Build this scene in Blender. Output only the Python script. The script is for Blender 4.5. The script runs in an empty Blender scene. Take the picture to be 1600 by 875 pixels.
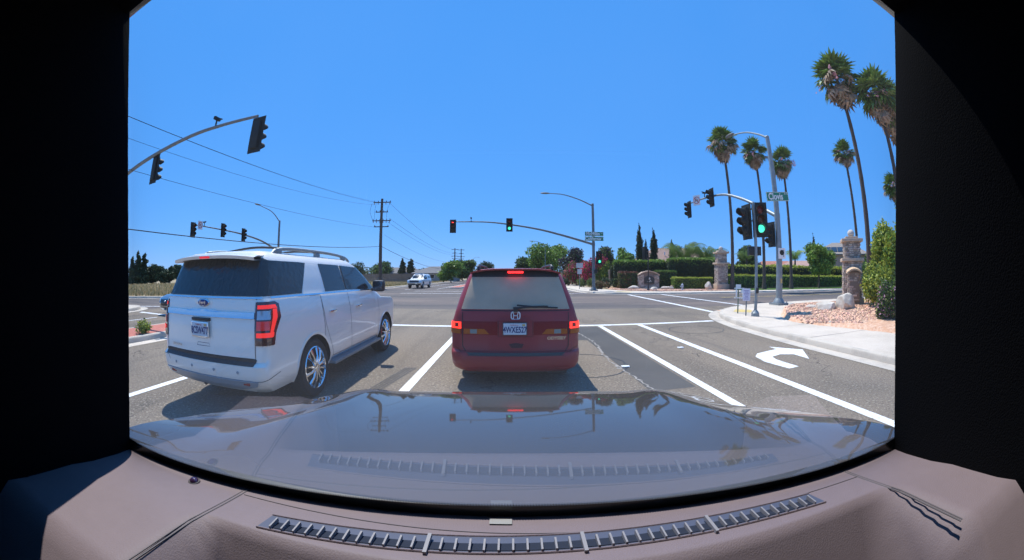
import bpy, bmesh, math, random
import numpy as np
from mathutils import Vector, Matrix
R = math.radians
PI = math.pi
scene = bpy.context.scene
COL = scene.collection

# ------------------------------------------------------------------ camera, sky, sun, exposure
cam_d = bpy.data.cameras.new('camera')
cam = bpy.data.objects.new('camera', cam_d); COL.objects.link(cam)
cam.location = (0, 0, 1.62)
cam.rotation_euler = (R(90 - 0.68), 0, 0)
cam_d.type = 'PANO'
cam_d.sensor_fit = 'HORIZONTAL'
cam_d.sensor_width = 36.0
cam_d.clip_start = 0.02
cam_d.clip_end = 6000
# wide dash-camera lens: 550 px per radian across a 1600 px wide picture
cam_d.panorama_type = 'FISHEYE_LENS_POLYNOMIAL'
K1 = (1600.0 / 36.0) / 550.0
for a, v in (('fisheye_polynomial_k0', 0), ('fisheye_polynomial_k1', -K1), ('fisheye_polynomial_k2', 0),
             ('fisheye_polynomial_k3', 0), ('fisheye_polynomial_k4', 0)):
    setattr(cam_d, a, v)
cam_d.fisheye_fov = R(220)
scene.camera = cam

SUN_EL, SUN_AZ = R(64), R(-30)          # sun high, ahead and to the left
world = bpy.data.worlds.new('World'); scene.world = world; world.use_nodes = True
wn = world.node_tree.nodes; wl = world.node_tree.links
sky = wn.new('ShaderNodeTexSky'); sky.sky_type = 'NISHITA'; sky.sun_disc = False
sky.sun_elevation = SUN_EL; sky.sun_rotation = SUN_AZ
sky.air_density = 1.0; sky.dust_density = 0.0; sky.ozone_density = 3.0; sky.altitude = 100
bg = wn['Background']; bg.inputs[1].default_value = 0.125
hs = wn.new('ShaderNodeHueSaturation'); hs.inputs['Saturation'].default_value = 1.1; hs.inputs['Hue'].default_value = .497
wl.new(sky.outputs[0], hs.inputs['Color']); mxs = wn.new('ShaderNodeMix'); mxs.data_type = 'RGBA'; mxs.inputs[0].default_value = .8
mxs.inputs[7].default_value = (.36, 2.05, 5.9, 1)      # deep summer blue of this sky
wl.new(hs.outputs[0], mxs.inputs[6]); wl.new(mxs.outputs[2], bg.inputs[0])
sl = bpy.data.lights.new('sun', 'SUN'); sl.energy = 4.2; sl.angle = R(0.5); sl.color = (1, .95, .88)
sun = bpy.data.objects.new('sun', sl); COL.objects.link(sun)
sd = Vector((math.sin(SUN_AZ) * math.cos(SUN_EL), math.cos(SUN_AZ) * math.cos(SUN_EL), math.sin(SUN_EL)))
sun.rotation_euler = sd.to_track_quat('Z', 'Y').to_euler(); sun.location = (0, 0, 60)
vs = scene.view_settings
vs.view_transform = 'Standard'; vs.look = 'None'; vs.exposure = 0.96; vs.gamma = 1.0; vs.use_curve_mapping = False
scene.cycles.max_bounces = 8; scene.cycles.transparent_max_bounces = 16
scene.cycles.diffuse_bounces = 3; scene.cycles.glossy_bounces = 4
scene.cycles.use_denoising = True
scene.cycles.sample_clamp_indirect = 6.0

# ------------------------------------------------------------------ materials
MATS = {}
def mat(name, col=(.5, .5, .5), rough=.6, metal=0., var=0., vscale=3., bump=0., bscale=40., coat=0., spec=.5,
        emit=None, estr=0., island=0., trans=0., rvar=0., col2=None):
    if name in MATS: return MATS[name]
    m = bpy.data.materials.new(name); MATS[name] = m; m.use_nodes = True
    nt = m.node_tree; N = nt.nodes; L = nt.links
    p = N['Principled BSDF']
    p.inputs['Base Color'].default_value = (*col, 1)
    p.inputs['Roughness'].default_value = rough
    p.inputs['Metallic'].default_value = metal
    p.inputs['Coat Weight'].default_value = coat
    p.inputs['Coat Roughness'].default_value = .04
    p.inputs['Specular IOR Level'].default_value = spec
    if emit:
        p.inputs['Emission Color'].default_value = (*emit, 1); p.inputs['Emission Strength'].default_value = estr
    tc = None
    if var or bump or rvar or col2:
        tc = N.new('ShaderNodeTexCoord')
    out = None
    if col2 or var:
        n = N.new('ShaderNodeTexNoise'); n.inputs['Scale'].default_value = vscale; n.inputs['Detail'].default_value = 6
        n.inputs['Roughness'].default_value = .65
        L.new(tc.outputs['Object'], n.inputs['Vector'])
        r = N.new('ShaderNodeValToRGB'); r.color_ramp.elements[0].position = .32; r.color_ramp.elements[1].position = .68
        c2 = col2 if col2 else tuple(min(1, c * (1 + var)) for c in col)
        c1 = col if col2 else tuple(c * (1 - var) for c in col)
        r.color_ramp.elements[0].color = (*c1, 1); r.color_ramp.elements[1].color = (*c2, 1)
        L.new(n.outputs[0], r.inputs[0]); out = r.outputs[0]
    if island:
        g = N.new('ShaderNodeNewGeometry'); h = N.new('ShaderNodeHueSaturation')
        mr = N.new('ShaderNodeMapRange'); mr.inputs[3].default_value = 1 - island; mr.inputs[4].default_value = 1 + island
        L.new(g.outputs['Random Per Island'], mr.inputs[0]); L.new(mr.outputs[0], h.inputs['Value'])
        mh = N.new('ShaderNodeMapRange'); mh.inputs[3].default_value = .5 - island * .05; mh.inputs[4].default_value = .5 + island * .035
        mu = N.new('ShaderNodeMath'); mu.operation = 'FRACT'
        m7 = N.new('ShaderNodeMath'); m7.operation = 'MULTIPLY'; m7.inputs[1].default_value = 7.31
        L.new(g.outputs['Random Per Island'], m7.inputs[0]); L.new(m7.outputs[0], mu.inputs[0]); L.new(mu.outputs[0], mh.inputs[0])
        L.new(mh.outputs[0], h.inputs['Hue'])
        if out: L.new(out, h.inputs['Color'])
        else: h.inputs['Color'].default_value = (*col, 1)
        out = h.outputs[0]
    if out: L.new(out, p.inputs['Base Color'])
    if rvar:
        n = N.new('ShaderNodeTexNoise'); n.inputs['Scale'].default_value = vscale * 2; n.inputs['Detail'].default_value = 5
        L.new(tc.outputs['Object'], n.inputs['Vector'])
        mr = N.new('ShaderNodeMapRange'); mr.inputs[1].default_value = .3; mr.inputs[2].default_value = .7
        mr.inputs[3].default_value = rough; mr.inputs[4].default_value = min(1, rough + rvar)
        L.new(n.outputs[0], mr.inputs[0]); L.new(mr.outputs[0], p.inputs['Roughness'])
    if bump:
        n = N.new('ShaderNodeTexNoise'); n.inputs['Scale'].default_value = bscale; n.inputs['Detail'].default_value = 4
        L.new(tc.outputs['Object'], n.inputs['Vector'])
        b = N.new('ShaderNodeBump'); b.inputs['Strength'].default_value = bump; b.inputs['Distance'].default_value = .02
        L.new(n.outputs[0], b.inputs['Height']); L.new(b.outputs[0], p.inputs['Normal'])
    if trans:
        t = N.new('ShaderNodeBsdfTranslucent'); mx = N.new('ShaderNodeMixShader'); mx.inputs[0].default_value = trans
        if out: L.new(out, t.inputs[0])
        else: t.inputs[0].default_value = (*col, 1)
        L.new(p.outputs[0], mx.inputs[1]); L.new(t.outputs[0], mx.inputs[2]); L.new(mx.outputs[0], N['Material Output'].inputs[0])
    return m

def ground_mat(name, layers, bump=.3, bscale=60, rough=.9, extra=None):
    """layers: base colour then (colour, noise scale, lo, hi, strength) mixes in world metres"""
    m = bpy.data.materials.new(name); MATS[name] = m; m.use_nodes = True
    nt = m.node_tree; N = nt.nodes; L = nt.links; p = N['Principled BSDF']
    p.inputs['Roughness'].default_value = rough; p.inputs['Specular IOR Level'].default_value = .3
    g = N.new('ShaderNodeNewGeometry'); cur = None; base = layers[0]
    for (c, sc, lo, hi, st) in layers[1:]:
        mp = N.new('ShaderNodeMapping'); L.new(g.outputs['Position'], mp.inputs[0])
        s = sc if isinstance(sc, tuple) else (sc, sc, sc)
        mp.inputs['Scale'].default_value = s
        n = N.new('ShaderNodeTexNoise'); n.inputs['Scale'].default_value = 1; n.inputs['Detail'].default_value = 5; n.inputs['Roughness'].default_value = .6
        L.new(mp.outputs[0], n.inputs['Vector'])
        r = N.new('ShaderNodeMapRange'); r.inputs[1].default_value = lo; r.inputs[2].default_value = hi; r.inputs[4].default_value = st
        L.new(n.outputs[0], r.inputs[0])
        x = N.new('ShaderNodeMix'); x.data_type = 'RGBA'; L.new(r.outputs[0], x.inputs[0])
        if cur: L.new(cur, x.inputs[6])
        else: x.inputs[6].default_value = (*base, 1)
        x.inputs[7].default_value = (*c, 1); cur = x.outputs[2]
    if extra: cur = extra(N, L, g, cur)
    L.new(cur, p.inputs['Base Color'])
    n = N.new('ShaderNodeTexNoise'); n.inputs['Scale'].default_value = bscale; n.inputs['Detail'].default_value = 3
    L.new(g.outputs['Position'], n.inputs['Vector'])
    b = N.new('ShaderNodeBump'); b.inputs['Strength'].default_value = bump; b.inputs['Distance'].default_value = .01
    L.new(n.outputs[0], b.inputs['Height']); L.new(b.outputs[0], p.inputs['Normal'])
    return m

# ------------------------------------------------------------------ mesh helpers
class MB:
    def __init__(s): s.v = []; s.f = []; s.m = []
    def add(s, v, f, mi=0):
        o = len(s.v); s.v += [tuple(p) for p in v]; s.f += [tuple(i + o for i in q) for q in f]; s.m += [mi] * len(f); return s
    def box(s, x, y, z, sx, sy, sz, rz=0, mi=0, bev=0):
        if bev: return s.rbox(x, y, z, sx, sy, sz, bev, rz, mi)
        c, n = math.cos(rz), math.sin(rz); v = []
        for dz in (-.5, .5):
            for dx, dy in ((-.5, -.5), (.5, -.5), (.5, .5), (-.5, .5)):
                a, b = dx * sx, dy * sy; v.append((x + a * c - b * n, y + a * n + b * c, z + dz * sz))
        return s.add(v, [(0, 3, 2, 1), (4, 5, 6, 7), (0, 1, 5, 4), (1, 2, 6, 5), (2, 3, 7, 6), (3, 0, 4, 7)], mi)
    def rbox(s, x, y, z, sx, sy, sz, b, rz=0, mi=0):
        bm = bmesh.new(); bmesh.ops.create_cube(bm, size=1)
        for v in bm.verts: v.co = Vector((v.co.x * sx, v.co.y * sy, v.co.z * sz))
        bmesh.ops.bevel(bm, geom=bm.edges[:], offset=b, segments=2, affect='EDGES', profile=.6)
        M = Matrix.Translation((x, y, z)) @ Matrix.Rotation(rz, 4, 'Z'); bm.verts.index_update()
        s.add([M @ v.co for v in bm.verts], [[v.index for v in f.verts] for f in bm.faces], mi); bm.free(); return s
    def tube(s, pts, rad, n=10, mi=0, cap=True):
        pts = [Vector(p) for p in pts]; k = len(pts)
        rad = rad if isinstance(rad, (list, tuple)) else [rad] * k
        up = None; rings = []
        for i, p in enumerate(pts):
            t = (pts[min(i + 1, k - 1)] - pts[max(i - 1, 0)]).normalized()
            if up is None:
                a = Vector((0, 0, 1)) if abs(t.z) < .9 else Vector((1, 0, 0)); u = t.cross(a).normalized()
            else: u = (up - t * up.dot(t)).normalized()
            up = u; w = t.cross(u)
            rings.append([p + (u * math.cos(2 * PI * j / n) + w * math.sin(2 * PI * j / n)) * rad[i] for j in range(n)])
        v = [q for r in rings for q in r]; f = []
        for i in range(k - 1):
            for j in range(n):
                a = i * n + j; b = i * n + (j + 1) % n; f.append((a, b, b + n, a + n))
        if cap: f.append(tuple(range(n))[::-1]); f.append(tuple((k - 1) * n + j for j in range(n)))
        return s.add(v, f, mi)
    def lathe(s, prof, n=20, M=None, mi=0):
        M = M or Matrix(); v = []; f = []
        for (r, z) in prof:
            for j in range(n): v.append(M @ Vector((r * math.cos(2 * PI * j / n), r * math.sin(2 * PI * j / n), z)))
        for i in range(len(prof) - 1):
            for j in range(n):
                a = i * n + j; b = i * n + (j + 1) % n; f.append((a, b, b + n, a + n))
        if prof[0][0] > 1e-4: f.append(tuple(range(n))[::-1])
        if prof[-1][0] > 1e-4: f.append(tuple((len(prof) - 1) * n + j for j in range(n)))
        return s.add(v, f, mi)
    def prism(s, pts, z0, z1, M=None, mi=0):
        M = M or Matrix(); n = len(pts)
        v = [M @ Vector((p[0], p[1], z0)) for p in pts] + [M @ Vector((p[0], p[1], z1)) for p in pts]
        f = [tuple(range(n))[::-1], tuple(range(n, 2 * n))] + [(i, (i + 1) % n, (i + 1) % n + n, i + n) for i in range(n)]
        return s.add(v, f, mi)
    def sphere(s, c, r, n=12, sx=1, sy=1, sz=1, mi=0):
        prof = [(r * math.sin(PI * i / n), -r * math.cos(PI * i / n)) for i in range(n + 1)]
        return s.lathe(prof, n * 2, Matrix.Translation(c) @ Matrix.Diagonal((sx, sy, sz, 1)), mi)
    def grid(s, P, mi=0, flip=False):
        k, n = len(P), len(P[0]); f = []
        for i in range(k - 1):
            for j in range(n - 1):
                q = (i * n + j, i * n + j + 1, (i + 1) * n + j + 1, (i + 1) * n + j); f.append(q[::-1] if flip else q)
        return s.add([p for r in P for p in r], f, mi)
    def build(s, name, mats, parent=None, smooth=35, loc=None):
        me = bpy.data.meshes.new(name)
        me.from_pydata([tuple(p) for p in s.v], [], s.f); 
        mats = mats if isinstance(mats, (list, tuple)) else [mats]
        for m in mats: me.materials.append(m)
        if len(mats) > 1: me.polygons.foreach_set('material_index', s.m)
        me.update()
        bm = bmesh.new(); bm.from_mesh(me); bmesh.ops.remove_doubles(bm, verts=bm.verts[:], dist=1e-5)
        bmesh.ops.recalc_face_normals(bm, faces=bm.faces[:]) ; bm.to_mesh(me); bm.free()
        if smooth:
            me.polygons.foreach_set('use_smooth', [True] * len(me.polygons)); me.set_sharp_from_angle(angle=R(smooth))
        return link(name, me, parent, loc)
def link(name, me, parent=None, loc=None):
    o = bpy.data.objects.new(name, me); COL.objects.link(o)
    if parent: o.parent = parent
    if loc: o.location = loc
    return o
def tag(o, label=None, cat=None, group=None, kind=None):
    for k, v in (('label', label), ('category', cat), ('group', group), ('kind', kind)):
        if v: o[k] = v
    return o
def empty(name, label, cat, loc=(0, 0, 0), rz=0, group=None):
    o = bpy.data.objects.new(name, None); COL.objects.link(o); o.location = loc; o.rotation_euler = (0, 0, rz)
    o.empty_display_size = .3
    return tag(o, label, cat, group)
def copy_tree(o, parent=None):
    c = o.copy(); COL.objects.link(c)
    if parent: c.parent = parent
    for ch in [x for x in bpy.data.objects if x.parent == o]: copy_tree(ch, c)
    return c
def struct(o): o['kind'] = 'structure'; return o
def text(name, s, size, m, parent, M, extrude=.002, bold=0., sx=1.0, align='CENTER'):
    cu = bpy.data.curves.new(name, 'FONT'); cu.body = s; cu.size = size; cu.extrude = extrude; cu.offset = bold
    cu.align_x = align; cu.align_y = 'CENTER'; cu.resolution_u = 3
    t = bpy.data.objects.new(name, cu); me = bpy.data.meshes.new_from_object(t); bpy.data.objects.remove(t); me.name = name
    me.transform(M @ Matrix.Diagonal((sx, 1, 1, 1))); me.materials.clear(); me.materials.append(m)
    return link(name, me, parent)
FACE_BACK = Matrix.Rotation(R(90), 4, 'X')      # text standing up, read from -Y

# ------------------------------------------------------------------ palette
def crack_extra(N, L, g, cur):
    mp = N.new('ShaderNodeMapping'); L.new(g.outputs['Position'], mp.inputs[0]); mp.inputs['Scale'].default_value = (.5, .35, .5)
    wn_ = N.new('ShaderNodeTexNoise'); wn_.inputs['Scale'].default_value = 2.5; wn_.inputs['Detail'].default_value = 6
    L.new(g.outputs['Position'], wn_.inputs['Vector'])
    va = N.new('ShaderNodeVectorMath'); va.operation = 'SCALE'; va.inputs[3].default_value = .45; L.new(wn_.outputs['Color'], va.inputs[0])
    vb = N.new('ShaderNodeVectorMath'); vb.operation = 'ADD'; L.new(mp.outputs[0], vb.inputs[0]); L.new(va.outputs[0], vb.inputs[1])
    vo = N.new('ShaderNodeTexVoronoi'); vo.feature = 'DISTANCE_TO_EDGE'; vo.inputs['Scale'].default_value = 1.0
    L.new(vb.outputs[0], vo.inputs['Vector'])
    lt = N.new('ShaderNodeMapRange'); lt.inputs[1].default_value = .003; lt.inputs[2].default_value = .010; lt.inputs[3].default_value = 1; lt.inputs[4].default_value = 0
    L.new(vo.outputs['Distance'], lt.inputs[0])
    n2 = N.new('ShaderNodeTexNoise'); n2.inputs['Scale'].default_value = .35; L.new(g.outputs['Position'], n2.inputs['Vector'])
    r2 = N.new('ShaderNodeMapRange'); r2.inputs[1].default_value = .50; r2.inputs[2].default_value = .60; L.new(n2.outputs[0], r2.inputs[0])
    mu = N.new('ShaderNodeMath'); mu.operation = 'MULTIPLY'; L.new(lt.outputs[0], mu.inputs[0]); L.new(r2.outputs[0], mu.inputs[1])
    m3 = N.new('ShaderNodeMath'); m3.operation = 'MULTIPLY'; m3.inputs[1].default_value = .75; L.new(mu.outputs[0], m3.inputs[0])
    x = N.new('ShaderNodeMix'); x.data_type = 'RGBA'; L.new(m3.outputs[0], x.inputs[0]); L.new(cur, x.inputs[6]); x.inputs[7].default_value = (.025, .024, .024, 1)
    return x.outputs[2]
asphalt = ground_mat('asphalt', [(.205, .160, .118), ((.075, .062, .05), (.5, .035, 1), .52, .66, .55), ((.120, .100, .080), .22, .46, .64, .7), ((.21, .17, .135), (.6, .1, 1), .5, .72, .7),
                                 ((.34, .29, .23), 24, .55, .64, .85), ((.045, .04, .037), 28, .56, .64, .8), ((.07, .066, .062), (1.1, .09, 1), .56, .72, .5)],
                     bump=.55, bscale=90, rough=.88, extra=crack_extra)
asphalt_dark = ground_mat('asphalt_sealed', [(.07, .066, .064), ((.10, .092, .085), .5, .4, .65, .8), ((.13, .12, .11), 38, .6, .75, .6)], bump=.4, bscale=90, extra=crack_extra)
asphalt_far = ground_mat('asphalt_worn', [(.125, .104, .094), ((.072, .067, .066), (.08, .5, 1), .42, .62, .8), ((.19, .145, .122), (.05, .3, 1), .45, .62, .8),
                                 ((.22, .20, .18), 38, .6, .75, .6)], bump=.4, bscale=90, extra=crack_extra)
concrete = ground_mat('concrete', [(.60, .51, .42), ((.49, .42, .34), .8, .4, .65, .8), ((.66, .57, .48), 9, .5, .75, .5), ((.33, .29, .25), 24, .60, .78, .6)], bump=.15, bscale=120)
kerb_m = ground_mat('kerb_concrete', [(.55, .48, .40), ((.27, .24, .21), 1.2, .45, .7, .7), ((.5, .46, .4), 8, .5, .75, .5), ((.16, .15, .14), 22, .62, .8, .6)], bump=.25, bscale=110)
paint = ground_mat('road_paint', [(.78, .78, .77), ((.55, .54, .52), 3, .50, .72, .8), ((.27, .24, .22), 22, .57, .66, .8)], bump=.1, rough=.6)
dry = ground_mat('dry_soil', [(.34, .26, .16), ((.24, .20, .10), .12, .4, .6, .8), ((.42, .32, .2), .9, .45, .7, .7), ((.16, .15, .07), 1.6, .55, .7, .6)], bump=.6, bscale=8)
lawn_m = ground_mat('lawn', [(.075, .15, .025), ((.11, .19, .035), .8, .4, .6, .8), ((.05, .10, .02), 6, .5, .7, .7)], bump=.6, bscale=25)
gravel_bed = ground_mat('gravel_bed', [(.60, .34, .21), ((.74, .50, .36), 9, .45, .6, .9), ((.40, .22, .14), 14, .52, .66, .8)], bump=1, bscale=14)
bare_sand = ground_mat('bare_sand', [(.50, .36, .24), ((.42, .29, .19), 2, .4, .6, .8)], bump=.3, bscale=30)
red_paving = ground_mat('red_paving', [(.46, .15, .11), ((.52, .20, .15), 1, .4, .6, .8), ((.36, .12, .09), 12, .5, .7, .5)], bump=.3, bscale=60)
yellow_pad = ground_mat('yellow_pad', [(.62, .46, .16), ((.55, .42, .2), 5, .4, .6, .8)], bump=.3, bscale=60)
galv = mat('galvanised_steel', (.16, .18, .19), .55, .3, var=.15, vscale=5, rvar=.2)
galv_light = mat('galvanised_bright', (.24, .27, .28), .5, .35, var=.15, vscale=5)
black = mat('black_paint', (.012, .014, .014), .45, spec=.4)
sig_black = mat('signal_housing', (.014, .018, .017), .6, spec=.3)
white_p = mat('white_sign', (.78, .78, .78), .5)
green_p = mat('street_sign_green', (.01, .20, .12), .45)
red_ink = mat('red_ink', (.6, .03, .03), .5)
black_ink = mat('black_ink', (.02, .02, .02), .5)
lens_green = mat('lens_green_lit', (.05, .5, .35), .3, emit=(.08, 1, .62), estr=.9)
lens_red = mat('lens_red_lit', (.5, .02, .02), .3, emit=(1, .04, .03), estr=2.2)
lens_red_off = mat('lens_red_unlit', (.20, .008, .008), .2)
lens_amb_off = mat('lens_amber_unlit', (.10, .03, .006), .2)
lens_grn_off = mat('lens_green_unlit', (.01, .05, .04), .2)
tyre_m = mat('tyre_rubber', (.016, .016, .017), .85)
chrome = mat('chrome', (.75, .76, .78), .12, 1.0)
trim_black = mat('black_trim', (.018, .018, .02), .5)
wood_pole = mat('creosoted_wood', (.075, .055, .042), .85, var=.4, vscale=6, bump=.4)
stoneA = mat('stacked_stone', (.36, .27, .21), .85, col2=(.50, .43, .37), vscale=2.5, bump=.6, bscale=20, island=.45)
mortar = mat('stone_mortar', (.22, .17, .14), .95)
stucco = mat('stucco_tan', (.50, .37, .27), .9, var=.08, bump=.15)
boulder_m = mat('boulder_stone', (.42, .35, .28), .9, col2=(.66, .60, .52), vscale=2.2, bump=.7, bscale=9)
roof_grey = mat('grey_shingles', (.16, .15, .15), .9, var=.25, vscale=6, bump=.5, bscale=12)
roof_brown = mat('brown_tiles', (.30, .19, .15), .9, var=.25, vscale=8, bump=.5, bscale=10)
roof_red = mat('terracotta_tiles', (.38, .16, .11), .9, var=.2, vscale=8, bump=.5, bscale=10)
wall_tan = mat('tan_stucco', (.44, .33, .25), .9, var=.06)
wall_grey = mat('grey_siding', (.30, .28, .26), .9, var=.1)
fence_m = mat('weathered_fence', (.20, .15, .115), .9, var=.3, vscale=3, bump=.3)
win_dark = mat('dark_window', (.02, .025, .03), .1, spec=.8)
bark = mat('bark', (.14, .10, .075), .95, var=.3, vscale=6, bump=.8, bscale=12)
palm_bark = mat('palm_trunk_bark', (.075, .06, .052), .95, var=.3, vscale=9, bump=.9, bscale=14)
LEAF = {
 'green': mat('leaf_mid_green', (.11, .19, .035), .75, island=.4, trans=.25),
 'bright': mat('leaf_bright_green', (.19, .31, .045), .5, island=.4, trans=.3),
 'yellow': mat('leaf_yellow_green', (.37, .41, .05), .5, island=.35, trans=.3),
 'dark': mat('leaf_dark_green', (.035, .065, .022), .6, island=.4, trans=.15),
 'cypress': mat('leaf_cypress', (.022, .05, .02), .7, island=.35, trans=.1),
 'olive': mat('leaf_olive', (.16, .16, .06), .7, island=.35, trans=.2),
 'plum': mat('leaf_plum', (.05, .03, .055), .6, island=.35, trans=.2),
 'pink': mat('petal_pink', (.70, .05, .14), .6, island=.3, trans=.3),
 'palepink': mat('petal_pale_pink', (.70, .38, .48), .6, island=.2, trans=.3),
 'palm': mat('palm_leaf_green', (.11, .19, .035), .45, island=.45, trans=.2),
 'dead': mat('palm_leaf_dry', (.34, .25, .17), .85, island=.4, trans=.15),
 'tan': mat('dry_grass_blades', (.48, .36, .18), .8, island=.35, trans=.3),
 'reddish': mat('leaf_russet', (.16, .07, .04), .6, island=.4, trans=.2),
 'hazy': mat('leaf_far_green', (.06, .10, .045), .8, island=.35, trans=.15),
}

# ------------------------------------------------------------------ ground, roads, kerbs, markings
def sheet(name, pts, z, m, kind=True, thick=0):
    b = MB()
    if thick: b.prism(pts, z - thick, z)
    else: b.add([(x, y, z) for x, y in pts], [tuple(range(len(pts)))])
    o = b.build(name, m, smooth=0)
    return struct(o) if kind else o
def offset(line, d):
    out = []
    for i, p in enumerate(line):
        a = Vector(line[max(i - 1, 0)]); c = Vector(line[min(i + 1, len(line) - 1)]); t = (c - a).normalized()
        out.append((p[0] - t.y * d, p[1] + t.x * d))
    return out
def smooth_line(line, k=4):
    out = []
    for i in range(len(line) - 1):
        p0 = Vector(line[max(i - 1, 0)]); p1 = Vector(line[i]); p2 = Vector(line[i + 1]); p3 = Vector(line[min(i + 2, len(line) - 1)])
        far = (p2 - p1).length > 14; sl_ = (p2 - p1).length
        if (p1 - p0).length > 3 * sl_: p0 = p1 + (p0 - p1).normalized() * sl_
        if (p3 - p2).length > 3 * sl_: p3 = p2 + (p3 - p2).normalized() * sl_
        for j in range(1 if far else k):
            t = j / k
            q = .5 * ((2 * p1) + (p2 - p0) * t + (2 * p0 - 5 * p1 + 4 * p2 - p3) * t * t + (3 * p1 - p0 - 3 * p2 + p3) * t ** 3)
            out.append((q.x, q.y) if not far else tuple(p1))
    out.append(tuple(line[-1])); return out
def band(name, A, B, z, m):
    b = MB(); n = len(A)
    b.add([(*p, z) for p in A] + [(*p, z) for p in B], [(i, i + 1, n + i + 1, n + i) for i in range(n - 1)])
    return struct(b.build(name, m, smooth=0))
def kerb(name, line, side, z=.15, w=.16, gut=.45):
    """line = foot of the kerb; side = +1 when the land lies to the left of the line"""
    b = MB(); secs = [(0, -.02), (.012, z * .75), (.03, z - .008), (.05, z), (w, z), (w, -.02)]
    rows = [[(*p, h) for p in offset(line, side * o)] for o, h in secs]; b.grid(rows)
    o = b.build(name, kerb_m, smooth=40); struct(o)
    if gut: band('gutter', line, offset(line, -side * gut), .008, kerb_m)
    return offset(line, side * w)

b = MB(); b.add([(-3000, -3000, -.04), (3000, -3000, -.04), (3000, 3000, -.04), (-3000, 3000, -.04)], [(0, 1, 2, 3)])
struct(b.build('ground', dry, smooth=0))
sheet('road', [(-18.6, -120), (9, -120), (9, 8), (14, 16.9), (-18.6, 16.9)], 0, asphalt)
sheet('intersection_road', [(-130, -70), (-18.6, -8), (-18.6, 16.9), (320, 16.9), (320, 29.8), (-130, 29.8)], 0, asphalt_far)
sheet('north_road', [(-17, 29.8), (12, 29.8), (8.5, 36), (8.5, 700), (-17, 700)], 0, asphalt_far)

SE = smooth_line([(7.05, -120), (7.05, 0), (7.05, 4), (7.08, 6.5), (7.3, 9), (7.75, 11), (8.5, 12.7), (9.7, 14.1), (11.4, 15.2), (13.6, 16.0), (16.5, 16.4), (20, 16.6), (320, 16.6)])
SEi = kerb('kerb', SE, -1)
SEback = smooth_line([(10.2, -120), (10.2, 0), (10.2, 4.2), (9.95, 6.0), (9.2, 8.4), (9.5, 9.6), (10.6, 10.9), (12.6, 12.2), (15.2, 13.2), (17.5, 13.7), (19, 13.9), (23, 14.1), (320, 14.2)])
n = min(len(SEi), len(SEback)); 
b = MB(); pts = SEi + SEback[::-1]
bm = bmesh.new(); vs_ = [bm.verts.new((x, y, .15)) for x, y in pts]; f_ = bm.faces.new(vs_)
bmesh.ops.triangulate(bm, faces=[f_]); me = bpy.data.meshes.new('sidewalk'); bm.to_mesh(me); bm.free(); me.materials.append(concrete); struct(link('sidewalk', me))
sheet('bare_ground', SEback + [(320, -120)], .13, bare_sand)
for (x0, y0, x1, y1) in [(7.2, 3.5, 10.2, 3.5), (7.25, 6.3, 9.9, 6.2), (7.35, 8.2, 9.2, 8.2), (7.2, .5, 10.2, .5), (9.2, 13.2, 10.3, 10.9), (11.6, 15.1, 12.6, 12.3), (14.6, 16.0, 15.3, 13.3)]:
    d = Vector((x1 - x0, y1 - y0)).normalized() * .008; nx, ny = -d.y, d.x
    sheet('sidewalk_joint', [(x0 - nx, y0 - ny), (x1 - nx, y1 - ny), (x1 + nx, y1 + ny), (x0 + nx, y0 + ny)], .154, black)
sheet('tactile_pad', [(9.2, 12.6), (10.0, 13.5), (10.5, 12.9), (9.75, 12.0)], .156, yellow_pad)

NE = smooth_line([(6.85, 700), (6.85, 60), (6.85, 38), (6.95, 35), (7.4, 32.6), (8.5, 30.9), (10.2, 29.9), (12.5, 29.5), (18, 29.5), (320, 29.5)])
NEi = kerb('kerb', NE, 1)
NEb = smooth_line([(10.2, 700), (10.2, 60), (10.2, 42), (10.3, 39), (10.6, 36.4), (11.2, 34.4), (12.2, 33.0), (13.5, 32.2), (18, 31.6), (320, 31.6)])
bm = bmesh.new(); vs_ = [bm.verts.new((x, y, .15)) for x, y in NEi + NEb[::-1]]; f_ = bm.faces.new(vs_)
bmesh.ops.triangulate(bm, faces=[f_]); me = bpy.data.meshes.new('sidewalk'); bm.to_mesh(me); bm.free(); me.materials.append(concrete); struct(link('sidewalk', me))
sheet('bare_ground', NEb + [(320, 700)], .13, dry)
sheet('tactile_pad', [(9.2, 31.4), (10.6, 30.5), (11.4, 31.5), (10.1, 32.5)], .156, yellow_pad)
sheet('gravel_bed', [(10.6, 37.5), (11.3, 34.6), (12.3, 33.1), (13.6, 32.3), (18, 31.7), (24.3, 31.7), (24.3, 41.5), (12, 44)], .16, gravel_bed)
sheet('lawn', [(24.3, 31.7), (120, 31.7), (120, 36.4), (24.3, 36.4)], .165, lawn_m)

NW = smooth_line([(-130, -46), (-30, 15.7), (-26.6, 17.9), (-22.5, 21.5), (-19.2, 26.0), (-17.4, 31.5), (-16.8, 38), (-16.6, 46), (-16.6, 60), (-16.6, 700)])
kerb('kerb', NW, 1)
sheet('dry_field', offset(NW, .1) + [(-400, 700), (-400, -46)], .14, dry)
SW = smooth_line([(-17.9, -120), (-17.9, 0), (-17.9, 7.5), (-18.2, 9.4), (-18.9, 10.6), (-20, 11.1), (-21.4, 10.6), (-24, 9), (-130, -56)])
kerb('kerb', SW, 1)
sheet('sidewalk', offset(SW, .1), .14, concrete)
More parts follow.
